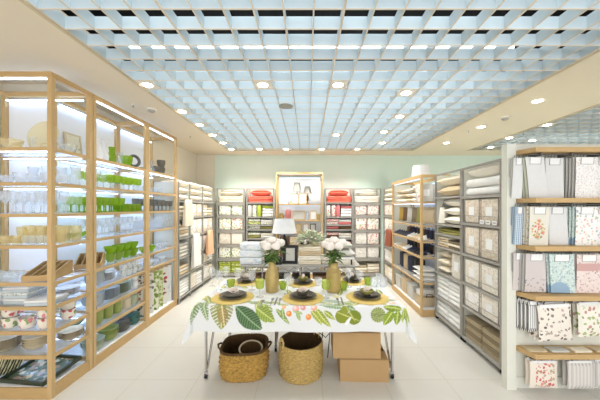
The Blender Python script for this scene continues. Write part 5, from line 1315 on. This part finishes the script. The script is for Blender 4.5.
for kd, pp, m, lb in GL: glass(kd, tp(*pp), FROST if m is CLEAR else m, lb + ' on table' if len(lb.split()) < 14 else lb, 'glasses on the front table', FROST, 1.12 if kd != 'goblet' else 1.2)
for j, (xx, yy) in enumerate(((272, 301), (276, 301), (280, 301), (338, 301), (342, 301), (262, 303))):
    kd = ('fork', 'knife', 'fork', 'fork', 'knife', 'spoon')[j]
    cutl(kd, tp(xx, yy), 0, '%s lying %s on the white cloth' % (kd, ('right of the front left plates', 'between two forks by the middle plates', 'left of the front middle plates', 'right of the front middle plates', 'left of the front right plates', 'below the green goblet')[j]), 'cutlery on the front table', mat=M('cutlery', (150, 150, 150), .3, .8))
# vases of peonies
def petals(b, n=46, R_=.052, seed=1):
    rr = random.Random(seed)
    for k in range(n):
        f = k / n; ph = math.acos(1 - 1.55 * f); th = k * 2.39996
        rad = R_ * (.45 + .55 * f ** .6) * rr.uniform(.9, 1.08); w = .018 + .016 * f
        up = Vector((math.sin(ph) * math.cos(th), math.sin(ph) * math.sin(th), math.cos(ph)))
        tx = Vector((-math.sin(th), math.cos(th), 0)); ty = up.cross(tx)
        vs = []; fs = []
        for i in range(4):
            for j in range(4):
                u = -1 + 2 * i / 3; v = -1 + 2 * j / 3
                q = up * (rad - .010 * (u * u + v * v) + .006 * math.sin(3 * u + k) * (v > 0)) + tx * u * w * (1 - .18 * v * v) + ty * v * w * (1 - .18 * u * u)
                vs.append(q * 1.0)
        for i in range(3):
            for j in range(3): fs.append((i * 4 + j, i * 4 + j + 1, (i + 1) * 4 + j + 1, (i + 1) * 4 + j))
        b._add(vs, fs)
    b.lathe([(0, -R_ * .6), (R_ * .5, -R_ * .35), (R_ * .62, 0), (R_ * .4, R_ * .4), (0, R_ * .55)], 12)
def leafb(b, pts, L, w):
    p0, d = Vector(pts[0]), Vector(pts[1]).normalized(); s = d.cross(Vector((0, 0, 1))); s = s.normalized() if s.length > .01 else Vector((1, 0, 0)); nrm = s.cross(d)
    vs = []; fs = []
    for i in range(6):
        v = i / 5; ww = w * math.sin(PI * min(.98, v * .92 + .06)) ; c = p0 + d * L * v + Vector((0, 0, -.25 * L * v * v))
        vs += [c - s * ww, c + nrm * .25 * ww, c + s * ww, c - nrm * .0015 + nrm * .25 * ww]
    for i in range(5):
        a = i * 4
        fs += [(a, a + 1, a + 5, a + 4), (a + 1, a + 2, a + 6, a + 5), (a + 2, a + 3, a + 7, a + 6), (a + 3, a, a + 4, a + 7)]
    b._add(vs, fs)
VPROF = [(0, 0), (.062, 0), (.068, .01), (.074, .08), (.074, .17), (.062, .225), (.040, .262), (.036, .30), (.043, .325), (.039, .325), (.032, .30), (.036, .26), (.03, .10), (0, .06)]
for vi, (pp, nm) in enumerate((((272, 291.5), 'left'), ((333.5, 291.5), 'right'))):
    c = tp(*pp)
    if nm == 'left': vp = VPROF
    else: vp = [(r * (1.06 if z < .2 else 1.3), z * .97) for r, z in VPROF]
    lathed('vase', ('gv', nm), vp, GOLDV, 'textured gold vase of peonies standing on the table, %s' % ('narrow-necked left one' if nm == 'left' else 'wide-necked right one'), 'vase', c, 'gold vases on the front table', 30)
    rr = random.Random(3 + vi)
    spots = [(0, 0, .56), (-.085, -.01, .52), (.088, .0, .53), (-.04, -.07, .505), (.05, -.065, .51), (.04, .07, .535), (-.05, .075, .53)]
    for k, (ax, ay, az) in enumerate(spots):
        t = T('peony', '%s peony in the %s gold vase, %s' % ('blush' if (k + vi) % 3 else 'white', nm, ('highest in the middle', 'at the left side', 'at the right side', 'front left bloom', 'front right bloom', 'back right bloom', 'back left bloom')[k]), 'flower', c, 0, 'peonies in the %s gold vase' % nm)
        P('bloom', mesh(('peo', k % 3), lambda b: petals(b, seed=k % 3), PETAL if (k + vi) % 3 else PETAL2, angle=180), t, (ax, ay, az), (ay * -4, ax * 4, k))
        P('stem', mesh(('pst', k, vi), lambda b: b.tube([(ax * .14, ay * .14, .14), (ax * .18, ay * .18, .325), (ax * .55, ay * .55, .42), (ax, ay, az - .025)], .0042, 6), STEMM), t)
        for q in range(8):
            an = rr.uniform(0, 6.28); f = rr.uniform(.1, .95)
            b0 = (ax * (.2 + .6 * f), ay * (.2 + .6 * f), .335 + .11 * f)
            me = mesh(('plf', k, vi, q), lambda b: leafb(b, [b0, (math.cos(an), math.sin(an), rr.uniform(-.35, .7))], rr.uniform(.09, .14), .019), LEAFM if q % 3 else STEMM, angle=180)
            P('leaf', me, t)
# ---------------------------------------------------------------- baskets and boxes under the table
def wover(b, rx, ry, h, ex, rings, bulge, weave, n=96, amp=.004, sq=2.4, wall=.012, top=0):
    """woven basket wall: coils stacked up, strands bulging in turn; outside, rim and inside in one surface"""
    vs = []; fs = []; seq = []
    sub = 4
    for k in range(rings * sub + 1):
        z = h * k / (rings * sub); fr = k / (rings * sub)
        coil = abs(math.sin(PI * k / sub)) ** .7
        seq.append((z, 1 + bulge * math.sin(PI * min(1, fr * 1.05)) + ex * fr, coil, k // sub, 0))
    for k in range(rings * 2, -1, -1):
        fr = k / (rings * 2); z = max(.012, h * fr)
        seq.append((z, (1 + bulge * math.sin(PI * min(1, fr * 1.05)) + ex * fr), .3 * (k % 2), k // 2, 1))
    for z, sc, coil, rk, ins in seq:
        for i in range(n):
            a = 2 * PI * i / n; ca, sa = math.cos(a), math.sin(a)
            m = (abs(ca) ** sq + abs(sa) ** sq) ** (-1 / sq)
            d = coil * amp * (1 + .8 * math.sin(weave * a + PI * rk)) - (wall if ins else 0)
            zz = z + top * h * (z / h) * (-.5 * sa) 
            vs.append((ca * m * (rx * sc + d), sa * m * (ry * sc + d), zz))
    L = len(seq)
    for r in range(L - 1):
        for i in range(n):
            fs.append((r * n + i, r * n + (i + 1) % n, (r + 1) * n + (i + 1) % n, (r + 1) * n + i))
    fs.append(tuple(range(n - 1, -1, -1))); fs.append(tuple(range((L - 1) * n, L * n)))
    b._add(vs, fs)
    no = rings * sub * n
    for q in range(no, len(b.mi)): b.mi[q] = 1  # inside faces take the dark wicker: interior shade put into the colour
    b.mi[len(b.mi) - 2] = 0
def rope(b, pts, r, n=8):
    P_ = [Vector(p) for p in pts]; out = []; rr = []
    for a, c in zip(P_, P_[1:]):
        for k in range(6): out.append(a.lerp(c, k / 6)); rr.append(r * (1 + .22 * math.sin(len(out) * 2.1)))
    out.append(P_[-1]); rr.append(r)
    b.tube(out, rr, n)
BL = Vector(((246 - 307) / 270 * 2.80, 2.755, 0))
t = T('wicker_basket', 'squarish woven basket with loop handles, under the left of the table', 'basket', BL, R(4), 'woven baskets under the table')
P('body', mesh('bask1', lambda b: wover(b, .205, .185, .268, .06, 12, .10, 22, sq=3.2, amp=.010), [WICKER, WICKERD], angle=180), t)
P('rim', mesh('bask1r', lambda b: rope(b, [(1.075 * .208 * math.copysign(abs(math.cos(a)) ** (2 / 3.2), math.cos(a)), 1.075 * .188 * math.copysign(abs(math.sin(a)) ** (2 / 3.2), math.sin(a)), .272) for a in [2 * PI * i / 40 for i in range(41)]], .013), WICKERD, angle=180), t, label='darker braided rim')
for s in (-1, 1): P('handle', mesh('bask1h', lambda b: rope(b, [(0, -.06, 0), (.03, -.045, .02), (.045, 0, .03), (.03, .045, .02), (0, .06, 0)], .009), WICKERD, angle=180), t, (s * .222, 0, .248), (0, 0, 0 if s > 0 else PI), label='braided loop handle')
t = T('wicker_basket', 'small round brown basket nested inside the squarish woven basket', 'basket', BL + Vector((.055, .0, .045)), 0, 'woven baskets under the table', rot=(R(12), R(4), 0))
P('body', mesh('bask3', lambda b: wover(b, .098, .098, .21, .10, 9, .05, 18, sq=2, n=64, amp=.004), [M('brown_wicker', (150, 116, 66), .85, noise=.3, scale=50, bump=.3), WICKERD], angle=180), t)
P('rim', mesh('bask3r', lambda b: rope(b, [(.112 * math.cos(a), .112 * math.sin(a), .212) for a in [2 * PI * i / 30 for i in range(31)]], .008), STONE, angle=180), t, label='pale rim')
BR_ = Vector(((301 - 307) / 270 * 2.77, 2.735, 0))
t = T('seagrass_basket', 'round coiled seagrass basket with pale rope handles, under the table centre', 'basket', BR_, 0, 'woven baskets under the table')
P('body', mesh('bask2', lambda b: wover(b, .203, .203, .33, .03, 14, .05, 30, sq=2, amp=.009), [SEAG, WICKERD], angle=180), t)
P('shade_shell', mesh('bask2l', lambda b: b.lathe([(0, .022), (.180, .022), (.192, .10), (.192, .31), (.188, .31), (.186, .10), (.17, .03), (0, .03)], 40), WICKERD), t, label='inner shell coloured dark for interior shade')  # dark shell added to stand for the shade inside the basket
for a in (R(205), R(35)):
    P('handle', mesh('bask2h', lambda b: rope(b, [(-.045, 0, -.05), (-.04, 0, .02), (-.015, -.004, .05), (.015, -.004, .05), (.04, 0, .02), (.045, 0, -.05)], .010), M('pale_rope', (214, 186, 122), .8, noise=.2, scale=60, bump=.3), angle=180), t, (.203 * math.cos(a), .203 * math.sin(a), .33), (0, 0, a + PI / 2), label='pale rope handle')
def carton(loc, rz, w, d, h, label):
    t = T('cardboard_box', label, 'box', loc, rz, 'cardboard boxes under the table')
    th = .006
    P('bottom', mesh(('cbb', w, d), lambda b: b.box(-w / 2, -d / 2, 0, w / 2, d / 2, th), CARDB, False), t)
    for s in (-1, 1):
        P('side_panel', mesh(('cbs', d, h), lambda b: b.box(-th / 2, -d / 2, th, th / 2, d / 2, h), CARDB, False), t, (s * (w / 2 - th / 2), 0, 0))
        P('wall_panel', mesh(('cbf', w, h), lambda b: b.box(-w / 2 + th, -th / 2, th, w / 2 - th, th / 2, h - (.004 if s < 0 else 0)), CARDB, False), t, (0, s * (d / 2 - th / 2), 0))
        P('flap', mesh(('cbfl', w, d), lambda b: b.box(-w / 2 + .004, 0, 0, w / 2 - .004, d * .42, .004), CARDB, False), t, (0, -d / 2 if s < 0 else d / 2, h), (R(4), 0, 0 if s < 0 else PI))
    return t
c1 = Vector((px(365, 2.57), 2.57 + .17, 0))
carton(c1, R(-1.5), .46, .33, .215, 'lower cardboard box on the floor under the right of the table')
carton(c1 + Vector((-.075, -.01, .23)), R(-1), .45, .33, .245, 'upper cardboard box stacked on another under the table')
t = T('wire_stand', 'small black wire stand behind the stacked cardboard boxes', 'wire stand', (px(326, 2.95), 2.98, 0))
P('frame', mesh('wst', lambda b: b.tube([(-.06, 0, .005), (-.02, 0, .45), (.06, 0, .45), (.02, 0, .005)], .005, 6), BLACKM), t)
P('brace', mesh('wst2', lambda b: b.tube([(-.10, .02, .30), (0, .02, .22), (.09, .02, .32)], .005, 6), BLACKM), t)

# ================================================================ TROLLEY TABLE BEHIND
t = T('wire_trolley', 'chrome trolley table with zigzag truss behind the dining table', 'trolley', (-.11, 4.75, 0))
P('top', mesh('tro1', lambda b: b.rbox(-.98, -.35, .69, .98, .35, .72, .006), GREYD), t)
P('shelf', mesh('tro2', lambda b: b.box(-.95, -.32, .26, .95, .32, .28), GREYD, False), t)
for sx in (-.62, .0, .62):
    for sy in (-.33, .33): P('leg', mesh('tro3', lambda b: b.cyl((0, 0, .0), (0, 0, .689), .016, n=10), CHROME), t, (sx, sy, 0))
for s in (-1, 1):
    P('truss', mesh('tro4', lambda b: b.tube([(-.95 + .095 * i, 0, .62 + (.055 if i % 2 else 0)) for i in range(21)], .007, 6), CHROME), t, (0, s * .335, 0))
    P('lower_rail', mesh('tro5', lambda b: b.cyl((-.96, 0, .612), (.96, 0, .612), .008, n=8), CHROME), t, (0, s * .335, 0))
z0 = .721
ICE = PR('ice_blue_print', (228, 234, 238), [(206, 216, 224), (238, 242, 244)], 18, .4, coat=.4)
for k in range(3):
    pack((-.93, 4.56, z0 + k * .118), 0, .36, .24, .115, ICE, 'white and ice blue packaged linen on the trolley, %s' % stk(k, 3), 'packaged linens on the trolley', cardw=.25, cardh=.3)
pack((-.90, 4.90, z0), 0, .30, .18, .30, PALEP, 'pale packaged linen standing behind the ice blue packs on the trolley', None)
t = T('table_lamp', 'tall table lamp with black base and white shade on the trolley', 'lamp', (-.395, 4.70, z0))
P('base', mesh('tlb', lambda b: b.lathe([(0, 0), (.10, 0), (.10, .02), (.03, .05), (.025, .12), (.06, .2), (.075, .29), (.05, .38), (.018, .44), (.016, .55), (0, .55)], 20), BLACK), t)
P('lamp_shade', mesh('tls', lambda b: b.lathe([(.215, .50), (.165, .745), (.162, .745), (.212, .50)], 28), M('lampshade_white', (240, 241, 242), .8)), t)
pframe((-.28, 4.50, z0 + .003), R(-6), .25, .31, BLACK, PGREY, 'black picture frame with grey picture standing on the trolley', t=.05)
for i, (x, y, w, h) in enumerate(((-.50, 4.52, .16, .12), (-.64, 4.66, .16, .10))):
    o = T('keepsake_box', 'black keepsake box on the trolley, %s' % ('left of the black frame', 'beside the packaged linens')[i], 'box', (x, y, z0), 0, 'black keepsake boxes')
    P('box', mesh(('kb', w, h), lambda b: b.rbox(-w / 2, -.08, 0, w / 2, .08, h * .7, .004), BLACK), o)
    P('lid', mesh(('kbl', w, h), lambda b: b.rbox(-w / 2 - .003, -.083, h * .71, w / 2 + .003, .083, h, .004), BLACK), o)
TU = Unit(.05, 4.44, 0)
stack(TU, 0, .0, z0 - .001, 4, .36, .32, .072, 2, [CREAM, IVORY, SAND], 'cream folded throw', 'middle of the trolley', 'cream throws on the trolley', TL, 'throw')
def greenery(b, seed=2, n=150):
    rr = random.Random(seed)
    for k in range(n):
        a = rr.uniform(0, 6.28); e = rr.uniform(.05, 1.45); r0 = rr.uniform(.25, .85)
        d = Vector((math.cos(a) * math.cos(e), math.sin(a) * math.cos(e) * .6, math.sin(e) * .62))
        leafb(b, [d * .33 * r0, d + Vector((rr.uniform(-.5, .5), rr.uniform(-.5, .5), rr.uniform(-.2, .5)))], rr.uniform(.07, .13), rr.uniform(.022, .036))
t = T('greenery', 'pale green leafy bunch lying on the cream throws of the trolley', 'greenery', (.06, 4.62, z0 + .33))
P('leaves', mesh('greens', lambda b: greenery(b), M('pale_foliage', (214, 226, 188), .7, noise=.15, scale=30), angle=180), t)
P('blossoms', mesh('greens2', lambda b: greenery(b, 9, 90), PETAL2, angle=180), t, label='white blossoms')
pillow((.58, 4.62, z0 + .115), 0, .46, .36, .13, PGREY, 'grey pillow on the white box, right end of the trolley', None, seed=1)
pillow((.55, 4.62, z0 + .248), 0, .42, .34, .13, M('sage_grey', (186, 190, 178), .85, bump=.15, scale=30), 'sage grey pillow topmost at the right end of the trolley', None, seed=2)
o = T('storage_box', 'pale box under the grey pillows at the right end of the trolley', 'box', (.58, 4.60, z0))
P('box', mesh('pb1', lambda b: b.rbox(-.20, -.16, 0, .20, .16, .085, .006), PALEP), o)
P('lid', mesh('pb2', lambda b: b.rbox(-.204, -.164, .086, .204, .164, .113, .006), WHITE), o)
P('ribbon', mesh('pb3', lambda b: b.box(.14, -.1655, .0, .165, -.1602, .084), BLACK, False), o)
stack(Unit(.305, 4.46, 0), 0, 0, z0 - .001, 2, .12, .3, .06, 1, [PALEP], 'pale printed linen beside the cream throws', 'on the trolley', None, 'folded_linen', 'linen')
for i in range(5):
    o = T('drawer_box', '%s storage box on the lower trolley shelf, %s' % (('brown', 'black', 'black', 'brown', 'sand')[i], row(i, 5)), 'box', (-.80 + i * .35, 4.62, .281), 0, 'boxes on the lower trolley shelf')
    m = (BROWN, BLACK, BLACK, BROWN, SAND)[i]
    P('box', mesh('drb', lambda b: b.rbox(-.15, -.16, 0, .15, .16, .20, .006), m), o)
    P('lid', mesh('drl', lambda b: b.rbox(-.154, -.164, .201, .154, .164, .25, .006), m), o)
    P('handle', mesh('drh', lambda b: b.box(-.03, -.1725, .10, .03, -.161, .12), SILVER, False), o)

# ================================================================ LIGHT AND CAMERA
w = bpy.data.worlds.new('world'); S.world = w; w.use_nodes = True
bg = w.node_tree.nodes['Background']; bg.inputs[0].default_value = lin((252, 252, 255)); bg.inputs[1].default_value = WORLD
cam = bpy.data.cameras.new('camera'); co = bpy.data.objects.new('camera', cam); C.objects.link(co)
co.location = (0, 0, 1.67); co.rotation_euler = (R(90), 0, 0)
cam.sensor_width = 36; cam.lens = 270 / 600 * 36; cam.shift_x = -7 / 600; cam.shift_y = 7 / 600; cam.clip_start = .05
S.camera = co
S.view_settings.view_transform = 'Standard'; S.view_settings.look = 'None'; S.view_settings.gamma = 1; S.view_settings.exposure = EXPO
S.cycles.max_bounces = 8; S.cycles.diffuse_bounces = 4; S.cycles.glossy_bounces = 4; S.cycles.transparent_max_bounces = 24; S.cycles.transmission_bounces = 4
S.cycles.use_denoising = True; S.cycles.sample_clamp_indirect = 4
for k_, v_ in LABELS.items():
    if v_ > 1: print('DUP LABEL', v_, k_)
